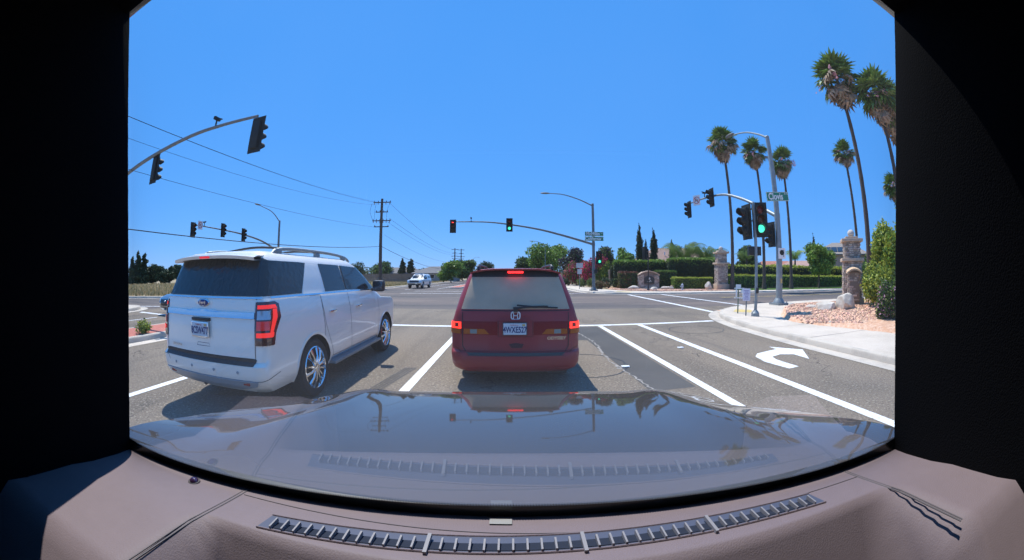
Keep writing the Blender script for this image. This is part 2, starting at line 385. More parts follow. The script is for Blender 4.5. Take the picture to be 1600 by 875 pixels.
# raised median with red paving, near side; flush one on the far side
def median(x0, x1, y0, y1, name):
    xm = (x0 + x1) / 2; r = (x1 - x0) / 2
    loop = [(x1, y0)] + [(xm + r * math.cos(a * PI / 12), y1 + r * math.sin(a * PI / 12)) for a in range(13)] + [(x0, y0)]
    kerb('median_kerb', loop, 1, gut=0)
    sheet(name, offset(loop, .15), .147, red_paving)
median(-11.25, -9.35, -120, 8.6, 'median_paving')
sheet('gutter', [(-9.35, -120), (-8.9, -120), (-8.9, 8.6), (-9.35, 8.6)], .008, concrete)
xm = -7.4
loop = [(-6.6, 320)] + [(xm + .8 * math.cos(-a * PI / 10), 45.5 + .8 * math.sin(-a * PI / 10)) for a in range(11)] + [(-8.2, 320)]
kerb('median_kerb', loop, -1, gut=0); sheet('median_paving', offset(loop, -.15), .147, red_paving)

def stripe(x0, y0, x1, y1, w=.12, z=.006, m=paint, name='lane_marking'):
    d = Vector((x1 - x0, y1 - y0)).normalized() * (w / 2); nx, ny = -d.y, d.x
    return sheet(name, [(x0 - nx, y0 - ny), (x1 - nx, y1 - ny), (x1 + nx, y1 + ny), (x0 + nx, y0 + ny)], z, m)
stripe(-1.52, -40, -1.52, 11.05, .15); stripe(-5.26, -40, -5.26, 11.05, .16)
stripe(2.84, -40, 2.84, 11.1, .15); stripe(4.23, -40, 4.23, 11.1, .19)
stripe(-9.0, 11.0, 7.3, 11.3, .26)
stripe(10.05, 29.3, 9.08, 13.6, .28); stripe(13.2, 29.3, 12.95, 15.9, .28)
stripe(-10.5, 32.0, 6.9, 32.0, .28); stripe(-10.5, 36.6, 6.9, 36.6, .28)
stripe(0, 37.2, 0, 200, .12); stripe(3.6, 37.2, 3.6, 200, .12)
stripe(-12.6, 40, -12.6, 200, .12); stripe(-9.1, 42, -9.1, 200, .12)
stripe(16, 23.6, 200, 23.6, .12, m=yellow_pad); stripe(16, 23.9, 200, 23.9, .12, m=yellow_pad)
stripe(-14.4, -40, -14.4, 9, .12); stripe(-17.4, 9.8, -11.3, 9.8, .28); stripe(-17.6, 12.6, -9.2, 13.4, .28)
stripe(-19.5, 12.6, -90, -29, .25)
arrow = [(6.46, 5.83), (5.86, 5.06), (5.88, 5.56), (5.59, 5.72), (5.25, 5.62), (5.16, 5.38), (5.17, 4.72), (4.88, 4.70), (4.80, 5.35), (4.92, 5.80), (5.15, 6.02), (5.48, 6.10), (5.90, 6.20), (5.92, 6.50)]
b = MB(); bm = bmesh.new(); f_ = bm.faces.new([bm.verts.new((x, y, .006)) for x, y in arrow]); bmesh.ops.triangulate(bm, faces=[f_])
me = bpy.data.meshes.new('turn_arrow'); bm.to_mesh(me); bm.free(); me.materials.append(paint); struct(link('turn_arrow', me))
# rumble-like milled patch and loop-detector cuts on the road
random.seed(3)
for i in range(4): stripe(-2.12 + i * .055, 4.0, -1.86 + i * .055, 5.9, .018, .005, black, 'milled_groove')
def curve_strip(name, pts, w, z, m):
    b = MB(); pts = [Vector(p) for p in pts]; A = offset([tuple(p) for p in pts], w / 2); B = offset([tuple(p) for p in pts], -w / 2); n = len(A)
    b.add([(*p, z) for p in A] + [(*p, z) for p in B], [(i, i + 1, n + i + 1, n + i) for i in range(n - 1)]); return struct(b.build(name, m, smooth=0))
for (cx, cy, rx, ry) in [(1.35, 6.2, .75, .85), (5.6, 9.6, .9, .8), (1.0, 10, .9, .9)]:
    curve_strip('detector_loop', [(cx + rx * math.cos(a * PI / 16) * (1 + .03 * math.sin(a * 1.7)), cy + ry * math.sin(a * PI / 16)) for a in range(33)], .022, .0045, black)
# ragged pale seam between two asphalt lifts, right of the van
pale = ground_mat('pale_seam', [(.34, .31, .28), ((.12, .11, .10), 14, .45, .6, .9)], rough=.9)
sx = 1.95
b = MB(); rows = [[], []]
for i in range(160):
    y = -2 + i * .085; sx = 1.93 + .07 * math.sin(y * 1.7) + random.uniform(-.03, .03); w = .012 + random.random() ** 3 * .035
    rows[0].append((sx - w, y, .0048)); rows[1].append((sx + w, y, .0048))
b.grid(rows); struct(b.build('pavement_seam', pale, smooth=0))
sheet('patched_asphalt', [(-3, -40), (1.90, -40), (1.90, 10.95), (-1.4, 10.95), (-1.4, -40)][1:], .002, asphalt_dark) if False else None
sheet('patched_asphalt', [(1.95, 4.5), (2.7, 4.5), (2.7, 10.9), (-1.3, 10.9), (-1.3, 9.5), (1.9, 8.6)], .0022, asphalt_dark)
for (x, y) in [(2.02, 5.9), (3.8, 7.2)]:
    b = MB(); b.rbox(x, y, .014, .14, .10, .018, .006); struct(b.build('lane_reflector', white_p))

# gravel stones on the two beds, and a low mound on the near corner
def rock_mesh(rng, n, pos_fn, s0, s1, name, m):
    base = [(-1, -1, -.4), (1, -1, -.5), (1, 1, -.4), (-1, 1, -.5), (-.6, -.7, .5), (.7, -.5, .6), (.5, .7, .5), (-.7, .5, .6)]
    F = [(0, 3, 2, 1), (4, 5, 6, 7), (0, 1, 5, 4), (1, 2, 6, 5), (2, 3, 7, 6), (3, 0, 4, 7)]
    V = []; FF = []
    for i in range(n):
        x, y, z = pos_fn(); s = rng.uniform(s0, s1); a = rng.uniform(0, 6.28); c, sn = math.cos(a), math.sin(a); t = rng.uniform(.5, 1.0)
        o = len(V)
        for p in base:
            px, py, pz = (q * s * rng.uniform(.75, 1.2) for q in p); V.append((x + px * c - py * sn, y + (px * sn + py * c) * t, z + pz * .7))
        FF += [tuple(k + o for k in f) for f in F]
    me = bpy.data.meshes.new(name); me.from_pydata(V, [], FF); me.materials.append(m); me.update(); return link(name, me)
stone_col = mat('pink_gravel_stone', (.70, .45, .31), .9, island=.35)
def mound(x, y):
    d = max(0, min((x - 9.3) * .55 + (y - 7) * .12, (14.2 - y) * .5, (26 - x) * .4, (y - 4.2) * .8 if x > 11 else 9, 3.0)); return .15 + .42 * (1 - math.exp(-d * .9))
SEp = [(9.3, 8.2), (9.55, 9.5), (10.7, 10.8), (12.7, 12.1), (15.3, 13.1), (18, 13.7), (30, 14.1), (30, 6), (11.5, 6.3), (10.2, 6.5)]
def inside(p, poly):
    c = False; j = len(poly) - 1
    for i in range(len(poly)):
        if (poly[i][1] > p[1]) != (poly[j][1] > p[1]) and p[0] < (poly[j][0] - poly[i][0]) * (p[1] - poly[i][1]) / (poly[j][1] - poly[i][1]) + poly[i][0]: c = not c
        j = i
    return c
SEq = [(9.15, 8.4), (9.5, 9.6), (10.6, 10.9), (12.6, 12.2), (15.2, 13.2), (17.5, 13.7), (19, 13.9), (40, 14.1), (40, 3), (10.5, 3), (10.3, 4.2), (9.98, 6.0)]
b = MB(); P = []
for j in range(51):
    P.append([(9.2 + i * .2, 4 + j * .2, mound(9.2 + i * .2, 4 + j * .2) if inside((9.2 + i * .2, 4 + j * .2), SEq) else .09) for i in range(120)])
b.grid(P); struct(b.build('gravel_mound', gravel_bed, smooth=60))
rng = random.Random(5)
def pos_se():
    while True:
        u = rng.random() ** 1.6; x, y = 9.2 + u * 14, rng.uniform(6.0, 14)
        if inside((x, y), SEp): return x, y, mound(x, y) + .01
tag(rock_mesh(rng, 5200, pos_se, .028, .075, 'gravel', stone_col), kind='stuff')
NEp = [(10.9, 37.5), (11.5, 34.8), (12.5, 33.3), (13.8, 32.5), (18, 31.9), (24.1, 31.9), (24.1, 38), (12, 40)]
def pos_ne():
    while True:
        x, y = rng.uniform(10.8, 24.2), rng.uniform(31.8, 39)
        if inside((x, y), NEp): return x, y, .19
tag(rock_mesh(rng, 3200, pos_ne, .05, .13, 'gravel', stone_col), kind='stuff')

# ------------------------------------------------------------------ foliage
def leaves_mesh(name, blobs, n, size, mats, rs, flat=0., core=None, shell=.0, weights=None, surface=None, droop=0.):
    """blobs: (x,y,z,rx,ry,rz) ellipsoids; n leaves spread through them, biased to the outside"""
    rg = np.random.default_rng(rs)
    if surface is not None: C, Nn = surface(rg, n)
    else:
        B = np.array(blobs, float); vol = (B[:, 3] * B[:, 4] * B[:, 5]) ** (2 / 3.); pb = vol / vol.sum()
        idx = rg.choice(len(B), n, p=pb); D = rg.normal(size=(n, 3)); D /= np.linalg.norm(D, axis=1)[:, None]
        rad = shell + (1 - shell) * rg.random(n) ** .45
        rad *= 1 + .10 * rg.normal(size=n)
        C = B[idx, :3] + D * rad[:, None] * B[idx, 3:]; Nn = D
    u = rg.normal(size=(n, 3)) + Nn * .0; u[:, 2] *= (1 - flat); u[:, 2] -= droop; u /= np.linalg.norm(u, axis=1)[:, None]
    w = np.cross(u, rg.normal(size=(n, 3)) + Nn * .6); w /= np.linalg.norm(w, axis=1)[:, None] + 1e-9
    s = size * rg.uniform(.6, 1.4, size=(n, 1))
    V = np.empty((n, 4, 3)); V[:, 0] = C - u * s; V[:, 1] = C + w * s * .5; V[:, 2] = C + u * s; V[:, 3] = C - w * s * .5
    me = bpy.data.meshes.new(name); me.vertices.add(n * 4); me.vertices.foreach_set('co', V.reshape(-1))
    me.loops.add(n * 4); me.loops.foreach_set('vertex_index', np.arange(n * 4)); me.polygons.add(n)
    me.polygons.foreach_set('loop_start', np.arange(n) * 4); me.polygons.foreach_set('loop_total', np.full(n, 4))
    mats = mats if isinstance(mats, list) else [mats]
    for m in mats: me.materials.append(m)
    me.polygons.foreach_set('material_index', rg.choice(len(mats), n, p=weights).astype('i')); me.update(); me.validate()
    return me
def tree(name, label, cat, x, y, h, w, mats, z=.14, n=5000, size=.16, seed=1, group=None, trunk=.3, shape='round', weights=None, tm=None):
    e = empty(name, label, cat, (x, y, z), 0, group); rg = random.Random(seed); blobs = []
    c0 = h * trunk
    if shape == 'round':
        k = 13
        for i in range(k):
            a = rg.uniform(0, 6.28); t = rg.random(); rr = w * .5 * .62 * math.sqrt(rg.random()) * (1 - .45 * abs(t - .4)); zz = c0 + (h - c0) * (.18 + .66 * t)
            s = w * rg.uniform(.16, .27); blobs.append((rr * math.cos(a), rr * math.sin(a), zz, s, s, s * rg.uniform(.65, .9)))
    elif shape == 'cone':
        k = 14
        for i in range(k):
            t = (i + .5) / k; s = w * .5 * (1 - t) ** .75 * rg.uniform(.85, 1.1) + .12; a = rg.uniform(0, 6.28)
            blobs.append((.1 * w * math.cos(a), .1 * w * math.sin(a), c0 + (h - c0) * t, s, s, (h - c0) / k * 1.1))
    elif shape == 'column':
        k = 16
        for i in range(k):
            t = (i + .5) / k; s = w * .5 * (math.sin(PI * (.12 + .86 * t) ** .8) ** .6 + .05) * rg.uniform(.85, 1.12)
            if t > .8: s *= (1.02 - t) / .22
            a = rg.uniform(0, 6.28); blobs.append((.06 * w * math.cos(a), .06 * w * math.sin(a), c0 + (h - c0) * t, s, s, (h - c0) / k * 1.3))
    link('crown', leaves_mesh('crown', blobs, n, size, mats, seed, weights=weights), e)
    b = MB(); lean = rg.uniform(-.04, .04) * h
    top = h * (.55 if shape == 'round' else .9); r0 = max(.07, h * .022)
    b.tube([(0, 0, -.1), (lean * .3, 0, h * .15), (lean * .6, lean * .3, top * .6), (lean, lean * .4, top)], [r0 * 1.3, r0, r0 * .7, r0 * .25], 8)
    if shape == 'round':
        for i in range(6):
            a = i * 1.05 + rg.random(); bl = blobs[i]; z0 = h * rg.uniform(.2, .4)
            b.tube([(lean * .4, 0, z0), (bl[0] * .5, bl[1] * .5, (z0 + bl[2]) * .55), (bl[0], bl[1], bl[2])], [r0 * .5, r0 * .35, r0 * .1], 6)
    b.build('trunk', tm or bark, e); return e
def hedge(name, label, x0, y0, x1, y1, w, h, mats, n, size=.07, z=.14, cat='hedge', seed=1, core_m=None, top_mats=None, group=None, bulge=.0):
    """clipped hedge along a line: solid dark twig core with leaves all over it"""
    L = math.hypot(x1 - x0, y1 - y0); a = math.atan2(y1 - y0, x1 - x0)
    e = empty(name, label, cat, ((x0 + x1) / 2, (y0 + y1) / 2, z), a, group)
    def surf(rg, n):
        A = [L * w, L * h, L * h, w * h, w * h]; p = np.array(A) / sum(A); k = rg.choice(5, n, p=p); q = rg.random((n, 2)) - .5
        C = np.zeros((n, 3)); Nn = np.zeros((n, 3)); jit = rg.normal(size=n) * size * .7
        for i, (c, nn) in enumerate([((q[:, 0] * L, q[:, 1] * w, h + 0 * q[:, 0]), (0, 0, 1)), ((q[:, 0] * L, -w / 2 + 0 * q[:, 0], (q[:, 1] + .5) * h), (0, -1, 0)),
                                     ((q[:, 0] * L, w / 2 + 0 * q[:, 0], (q[:, 1] + .5) * h), (0, 1, 0)), ((-L / 2 + 0 * q[:, 0], q[:, 0] * w, (q[:, 1] + .5) * h), (-1, 0, 0)),
                                     ((L / 2 + 0 * q[:, 0], q[:, 0] * w, (q[:, 1] + .5) * h), (1, 0, 0))]):
            s_ = k == i; C[s_] = np.stack(c, 1)[s_]; Nn[s_] = nn
        wob = np.sin(C[:, 0] * 1.9) * np.sin(C[:, 2] * 2.7 + C[:, 0] * .7) * .05 + np.sin(C[:, 0] * .45 + 1) * bulge
        C += Nn * (jit + wob)[:, None]; return C, Nn
    me = leaves_mesh('foliage', None, n, size, mats, seed, surface=surf)
    if top_mats:
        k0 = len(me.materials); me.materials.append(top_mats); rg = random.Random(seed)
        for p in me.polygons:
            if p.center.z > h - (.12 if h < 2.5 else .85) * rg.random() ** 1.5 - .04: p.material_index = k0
    link('foliage', me, e)
    b = MB(); b.rbox(0, 0, h * .5 - .02, L - size * 1.2, w - size * 1.2, h - size * 1.5, .03); b.build('twig_core', core_m or LEAF['cypress'], e)
    return e
def bush(name, label, x, y, rx, ry, h, mats, n, size, z=.14, cat='bush', seed=1, group=None, weights=None, lumps=9):
    e = empty(name, label, cat, (x, y, z), 0, group); rg = random.Random(seed); bl = []
    for i in range(lumps):
        a = rg.uniform(0, 6.28); q = math.sqrt(rg.random()) * .62; s = rg.uniform(.3, .5)
        bl.append((rx * q * math.cos(a), ry * q * math.sin(a), h * rg.uniform(.3, .68), rx * s, ry * s, h * rg.uniform(.25, .38)))
    link('foliage', leaves_mesh('foliage', bl, n, size, mats, seed, shell=.35, weights=weights), e)
    b = MB()
    for i in range(5):
        t = bl[i % len(bl)]; b.tube([(0, 0, -.05), (t[0] * .5, t[1] * .5, t[2] * .6), (t[0], t[1], t[2])], [.035, .025, .008], 6)
    b.build('stem', bark, e); return e

def fan_leaf(V, F, M, r, rs, fold=.25, nseg=11, pet=.8):
    """one fan-shaped palm leaf with its stalk, along local +X"""
    o = len(V); V += [M @ Vector((0, -.018, 0)), M @ Vector((0, .018, 0)), M @ Vector((pet, .012, .0)), M @ Vector((pet, -.012, 0))]; F.append((o, o + 1, o + 2, o + 3))
    for i in range(nseg):
        a = R(-125 + 250 * i / (nseg - 1)); rr = r * (1 - .25 * abs(i / (nseg - 1) - .5) * 2) * rs.uniform(.85, 1.1); o = len(V)
        da = R(250 / nseg * .62); zf = (-1) ** i * .02
        V += [M @ Vector((pet, 0, 0)), M @ Vector((pet + rr * .55 * math.cos(a - da), rr * .55 * math.sin(a - da), zf - rr * .05)),
              M @ Vector((pet + rr * math.cos(a), rr * math.sin(a), -rr * fold)), M @ Vector((pet + rr * .55 * math.cos(a + da), rr * .55 * math.sin(a + da), zf - rr * .05))]
        F.append((o, o + 1, o + 2, o + 3))
def palm_meshes(seed, cr):
    rs = random.Random(seed); V = []; F = []
    for i in range(rs.randint(44, 56)):                    # green leaves, top half
        el = R(rs.uniform(-55, 78)) if i > 5 else R(rs.uniform(60, 88)); az = rs.uniform(0, 6.283)
        M = Matrix.Rotation(az, 4, 'Z') @ Matrix.Rotation(-el, 4, 'Y') @ Matrix.Rotation(rs.uniform(-.5, .5), 4, 'X')
        fan_leaf(V, F, M, cr * .52, rs, .35, 13, cr * rs.uniform(.42, .6))
    me = bpy.data.meshes.new('crown'); me.from_pydata([tuple(v) for v in V], [], F); me.materials.append(LEAF['palm']); me.update()
    V = []; F = []
    for i in range(rs.randint(30, 42)):                    # dry leaves hanging below
        el = R(-88 + 90 * rs.random() ** 1.5); az = rs.uniform(0, 6.283)
        M = Matrix.Translation((0, 0, -rs.random() * cr * .25)) @ Matrix.Rotation(az, 4, 'Z') @ Matrix.Rotation(-el, 4, 'Y') @ Matrix.Rotation(rs.uniform(-.7, .7), 4, 'X')
        fan_leaf(V, F, M, cr * .36, rs, .8, 9, cr * rs.uniform(.38, .78))
    md = bpy.data.meshes.new('dry_skirt'); md.from_pydata([tuple(v) for v in V], [], F); md.materials.append(LEAF['dead']); md.update()
    V = []; F = []
    for i in range(7):                                    # flower stalks, pale
        el = R(rs.uniform(-30, 35)); az = rs.uniform(0, 6.283); 
        for k in range(26):
            t = rs.random(); p = Vector((math.cos(az) * cr * (.25 + .65 * t), math.sin(az) * cr * (.25 + .65 * t), math.sin(el) * cr * .5 * t - t * t * cr * .25)) + Vector((rs.gauss(0, .08), rs.gauss(0, .08), rs.gauss(0, .08)))
            o = len(V); s = .07
            V += [p + Vector((s, 0, 0)), p + Vector((0, s, .05)), p + Vector((-s, 0, 0)), p + Vector((0, -s, -.08))]; F.append((o, o + 1, o + 2, o + 3))
    mf = bpy.data.meshes.new('blossoms'); mf.from_pydata([tuple(v) for v in V], [], F); mf.materials.append(LEAF['palepink']); mf.update()
    return me, md, mf
PALMS = [palm_meshes(11 + 12 * i, c_) for i, c_ in enumerate((2.1, 2.0, 2.25, 1.95, 2.1, 2.15, 2.05, 2.0))]
PALM_N = [0]
def fan_palm(label, x, y, h, scale, k, lean=(0, 0), z=.14, r=.2):
    e = empty('fan_palm', label, 'palm tree', (x, y, z), 0, 'tall fan palms on the right side of the crossing')
    k = PALM_N[0]; PALM_N[0] += 1; a, d, f = PALMS[k]; T = (lean[0], lean[1], h)
    for nm, me in (('crown', a), ('dry_skirt', d), ('blossoms', f)):
        o = link(nm, me, e, T); o.scale = (scale,) * 3; o.rotation_euler = (0, 0, k * 2.1 + x)
    b = MB(); n = 26; pts = []; rad = []
    for i in range(n):
        t = i / (n - 1); pts.append((lean[0] * t ** 1.6 + .05 * math.sin(t * 5 + x), lean[1] * t ** 1.6, h * t - .05)); rad.append(r * (1.0 - .38 * t) + .16 * math.exp(-t * 26) + (.012 if i % 2 else 0))
    b.tube(pts, rad, 10); b.build('trunk', palm_bark, e); return e
def feather_palm(label, x, y, h, fr, seed, nf=22, mats='green', z=.14, trunk_r=.16):
    e = empty('feather_palm', label, 'palm tree', (x, y, z)); rs = random.Random(seed); V = []; F = []
    for i in range(nf):
        az = i * 2.399 + rs.random() * .4; el = R(rs.uniform(50, 86)); L = fr * rs.uniform(.85, 1.1); prev = None; n = 16
        for k in range(n):
            t = k / (n - 1); hx = L * math.cos(el) * t + L * .30 * t * t; hz = L * math.sin(el) * (t - .72 * t ** 3.2)
            p = Vector((hx * math.cos(az), hx * math.sin(az), hz)); side = Vector((-math.sin(az), math.cos(az), 0)); ll = fr * .26 * math.sin(PI * min(1, .15 + t * .85)) + .05
            if k > 1:
                for s in (-1, 1):
                    for q in range(2):
                        pp = prev.lerp(p, q / 2); tip = pp + side * s * ll * .75 + Vector((math.cos(az), math.sin(az), 0)) * ll * .3 + Vector((0, 0, -ll * .9)); dd = (p - prev) * .11; o = len(V)
                        V += [pp - dd, pp + dd, tip]; F.append((o, o + 1, o + 2))
            prev = p
    me = bpy.data.meshes.new('crown'); me.from_pydata([tuple(v) for v in V], [], F); me.materials.append(LEAF[mats]); me.update(); link('crown', me, e, (0, 0, h))
    b = MB(); b.tube([(0, 0, -.1), (.02, 0, h * .5), (0, 0, h + .1)], [trunk_r * 1.3, trunk_r, trunk_r * .8], 10); b.build('trunk', palm_bark, e); return e

# ------------------------------------------------------------------ traffic signals and poles
_sig = {}
def signal_head(parent, loc, rz, lit='none', back=True, s=1.0, name='signal_head'):
    """three-section signal facing local -Y; lit: 'green', 'red_arrow', 'none'"""
    if 'body' not in _sig:
        b = MB(); 
        for i in range(3): b.rbox(0, .02, (1 - i) * .355, .345, .20, .352, .025)
        b.rbox(0, .13, 0, .30, .05, 1.02, .02)
        w, h = .31, .665; outer = [(-w, -h), (w, -h), (w, h), (-w, h)]
        b.add([(x, .06, z) for x, z in outer] + [(x, .075, z) for x, z in outer], [(0, 1, 2, 3), (7, 6, 5, 4), (0, 4, 5, 1), (1, 5, 6, 2), (2, 6, 7, 3), (3, 7, 4, 0)])
        _sig['body'] = b.build('tmp', sig_black); 
        b = MB(); V = []; n = 18
        P = []
        for k in range(n + 1):
            a = R(-52 + 284 * k / n); ca, sa = math.cos(a), math.sin(a); cut = .26 - .14 * max(0, -sa) * 1.4
            P.append([(.155 * ca, -.08, .155 * sa), (.158 * ca, -.08 - cut * .5, .158 * sa), (.16 * ca, -.08 - cut, .16 * sa)])
        b.grid(P); b.grid([[(x * .96, y, z * .96) for x, y, z in r] for r in P], flip=True)
        b.grid([[r[2], (r[2][0] * .96, r[2][1], r[2][2] * .96)] for r in P]); _sig['visor'] = b.build('tmp', sig_black, smooth=50)
        b = MB(); b.lathe([(0, .03), (.06, .026), (.11, .014), (.145, 0)], 20, Matrix.Translation((0, -.082, 0)) @ Matrix.Rotation(R(90), 4, 'X')); _sig['lens'] = b.build('tmp', lens_green)
        for k in list(_sig): o = _sig[k]; _sig[k] = o.data; bpy.data.objects.remove(o)
        for nm, m in (('green', lens_green), ('red', lens_red), ('roff', lens_red_off), ('aoff', lens_amb_off), ('goff', lens_grn_off)):
            me = _sig['lens'].copy(); me.materials[0] = m; _sig[nm] = me
    h = link(name, _sig['body'], parent, loc); h.rotation_euler = (0, 0, rz); h.scale = (s, s, s)
    for i, key in enumerate(('roff', 'aoff', 'green' if lit == 'green' else 'goff')):
        if i == 0 and lit == 'red_arrow': key = 'goff'
        link('lens', _sig[key], h, (0, 0, (1 - i) * .355)); link('visor', _sig['visor'], h, (0, 0, (1 - i) * .355))
    if lit == 'red_arrow':
        b = MB(); y = -.125
        b.add([(x, y, z + .355) for x, z in [(-.10, 0), (-.02, .085), (-.02, .03), (.10, .03), (.10, -.03), (-.02, -.03), (-.02, -.085)]], [(0, 1, 2, 3, 4, 5, 6)])
        a = b.build('arrow_symbol', lens_red, h, smooth=0)
    return h
def arc(pts, n=6):
    return [(*q,) for q in _cr(pts, n)]
def _cr(line, k):
    out = []
    for i in range(len(line) - 1):
        p0 = Vector(line[max(i - 1, 0)]); p1 = Vector(line[i]); p2 = Vector(line[i + 1]); p3 = Vector(line[min(i + 2, len(line) - 1)])
        for j in range(k):
            t = j / k; out.append(.5 * ((2 * p1) + (p2 - p0) * t + (2 * p0 - 5 * p1 + 4 * p2 - p3) * t * t + (3 * p1 - p0 - 3 * p2 + p3) * t ** 3))
    out.append(Vector(line[-1])); return out
def taper(a, b_, n): return [a + (b_ - a) * i / (n - 1) for i in range(n)]
def pole_base(b, r, h=.28):
    b.box(0, 0, .05, r * 4.2, r * 4.2, .1); b.lathe([(r * 1.75, .1), (r * 1.6, .2), (r * 1.2, .3), (r * 1.05, .36)], 16)
    for sx in (-1, 1):
        for sy in (-1, 1): b.lathe([(.025, .1), (.025, .17), (0, .18)], 6, Matrix.Translation((sx * r * 1.7, sy * r * 1.7, 0)))
def lamp_post(e, x, y, z0, h, r0, r1, arm, lum, m=galv):
    """e sits at the base; arm and lum are world polylines"""
    o = Vector((x, y, z0)); b = MB(); pole_base(b, r0); k = 8
    b.tube([(0, 0, .02 + (h - .02) * i / (k - 1)) for i in range(k)], taper(r0, r1, k), 16); b.lathe([(r1 * 1.1, h), (r1 * .8, h + .06), (0, h + .08)], 12)
    b.box(r0 * .9, 0, .55, .02, .14, .22); b.build('pole', m, e)
    if arm:
        P = [p - o for p in _cr([Vector(a) for a in arm], 6)]; b = MB(); b.tube(P, taper(.12, .05, len(P)), 12)
        b.lathe([(.17, -.14), (.17, .14)], 14, Matrix.Translation((0, 0, P[0].z))); b.build('mast_arm', m, e)
    if lum:
        P = [p - o for p in _cr([Vector(a) for a in lum], 6)]; b = MB(); b.tube(P, taper(.065, .035, len(P)), 10); b.build('lamp_arm', m, e)
        d = (P[-1] - P[-3]).normalized(); c = P[-1] + d * .30; a = math.atan2(d.y, d.x); b = MB()
        b.sphere((0, 0, 0), .5, 8, 1, .36, .17); me = b.build('lamp_head', galv, e); me.location = c; me.rotation_euler = (0, 0, a)
def turn_sign(parent, loc, rz, w=.62, h=.78):
    b = MB(); b.rbox(0, 0, 0, w, .012, h, .004); s = b.build('turn_sign', white_p, parent, smooth=0); s.location = loc; s.rotation_euler = (0, 0, rz)
    M = Matrix.Translation((0, -.012, 0)) @ Matrix.Rotation(R(90), 4, 'X'); b = MB(); n = 28; r1, r0 = w * .44, w * .36
    b.add([M @ Vector((r * math.cos(2 * PI * i / n), r * math.sin(2 * PI * i / n), 0)) for r in (r0, r1) for i in range(n)], [(i, (i + 1) % n, (i + 1) % n + n, i + n) for i in range(n)])
    b.add([M @ Vector(p) for p in [(-.19 * w / .62, .15 * w / .62, 0.002), (-.15 * w / .62, .19 * w / .62, .002), (.19 * w / .62, -.15 * w / .62, .002), (.15 * w / .62, -.19 * w / .62, .002)]], [(0, 1, 2, 3)])
    b.build('prohibition_ring', red_ink, s, smooth=0)
    b = MB(); u = [(.09, -.16, .0), (.09, .02, 0), (.06, .09, 0), (0, .12, 0), (-.06, .09, 0), (-.09, .02, 0), (-.09, -.02, 0)]
    b.tube([M @ Vector(p) for p in u], .018, 6); b.add([M @ Vector(p) for p in [(-.15, -.02, .001), (-.03, -.02, .001), (-.09, -.12, .001)]], [(0, 1, 2)]); b.build('u_turn_arrow', black_ink, s, smooth=0)
    return s
def camera_unit(e, loc, rz):
    b = MB(); b.box(0, 0, .15, .05, .05, .3); b.rbox(0, 0, .36, .12, .34, .13, .03); b.box(0, -.2, .42, .14, .12, .02)
    o = b.build('detection_camera', black, e); o.location = loc; o.rotation_euler = (0, 0, rz)

# A: far side of the crossing, arm over the road ahead
A0 = Vector((8.1, 34.3, .15))
e = empty('traffic_signal', 'grey mast-arm signal across the crossing carrying the two green street name signs', 'traffic signal', A0)
lamp_post(e, *A0, 8.7, .17, .12, [(8.1, 34.3, 4.75), (5.04, 34.3, 5.6), (2.51, 34.3, 6.21), (-.25, 34.3, 6.66), (-2.52, 34.3, 6.91), (-5.65, 34.3, 6.98)],
          [(8.1, 34.3, 8.65), (6.73, 34.3, 9.26), (5.11, 34.3, 9.74), (3.6, 34.3, 9.84)])
signal_head(e, Vector((-5.81, 34.05, 6.5)) - A0, 0, 'red_arrow'); signal_head(e, Vector((-.25, 34.0, 6.58)) - A0, 0, 'green'); signal_head(e, Vector((8.62, 34.05, 3.4)) - A0, 0, 'green')
camera_unit(e, Vector((-4.03, 34.3, 6.95)) - A0, 0)
for zz, s_ in ((5.78, 'McMillin'), (5.3, 'California')):
    b = MB(); b.rbox(0, 0, 0, 1.9, .02, .42, .006); g = b.build('street_name_sign', green_p, e, smooth=0); g.location = Vector((8.14, 34.08, zz)) - A0
    text('sign_lettering', s_, .46, white_p, g, Matrix.Translation((-.12, -.015, 0)) @ FACE_BACK, bold=.010, sx=.9)
    b = MB()
    for dx, dz, sx_, sz_ in ((0, .2, 1.88, .014), (0, -.2, 1.88, .014), (.93, 0, .014, .4), (-.93, 0, .014, .4)): b.box(dx, -.0125, dz, sx_, .004, sz_)
    b.build('sign_border', white_p, g, smooth=0)
    text('sign_lettering', 'AV' if s_[0] == 'M' else 'AV', .14, white_p, g, Matrix.Translation((.78, -.015, .07)) @ FACE_BACK)
b = MB(); b.rbox(0, 0, 0, .3, .22, .4, .03); o = b.build('push_button_box', black, e); o.location = (.2, -.16, 1.9)

# B: near left corner, seen from behind, arm reaching over the opposite lanes
B0 = Vector((-23.5, 9.2, .14))
e = empty('traffic_signal', 'mast-arm signal at the left edge, seen from behind with its arm high against the sky', 'traffic signal', B0)
lamp_post(e, *B0, 10.2, .19, .12, [(-23.5, 9.2, 5.5), (-21, 9.1, 6.15), (-18.35, 9, 6.62), (-15.71, 9, 6.97), (-12.62, 9, 7.2), (-10.73, 9, 7.2), (-8.7, 9, 7.13)],
          [(-23.5, 9.2, 10.2), (-22.6, 9.1, 10.6), (-21.4, 9, 10.75)])
signal_head(e, Vector((-8.62, 9.1, 6.42)) - B0, PI); signal_head(e, Vector((-15.5, 9.15, 6.33)) - B0, PI); camera_unit(e, Vector((-11.06, 9, 7.2)) - B0, PI)

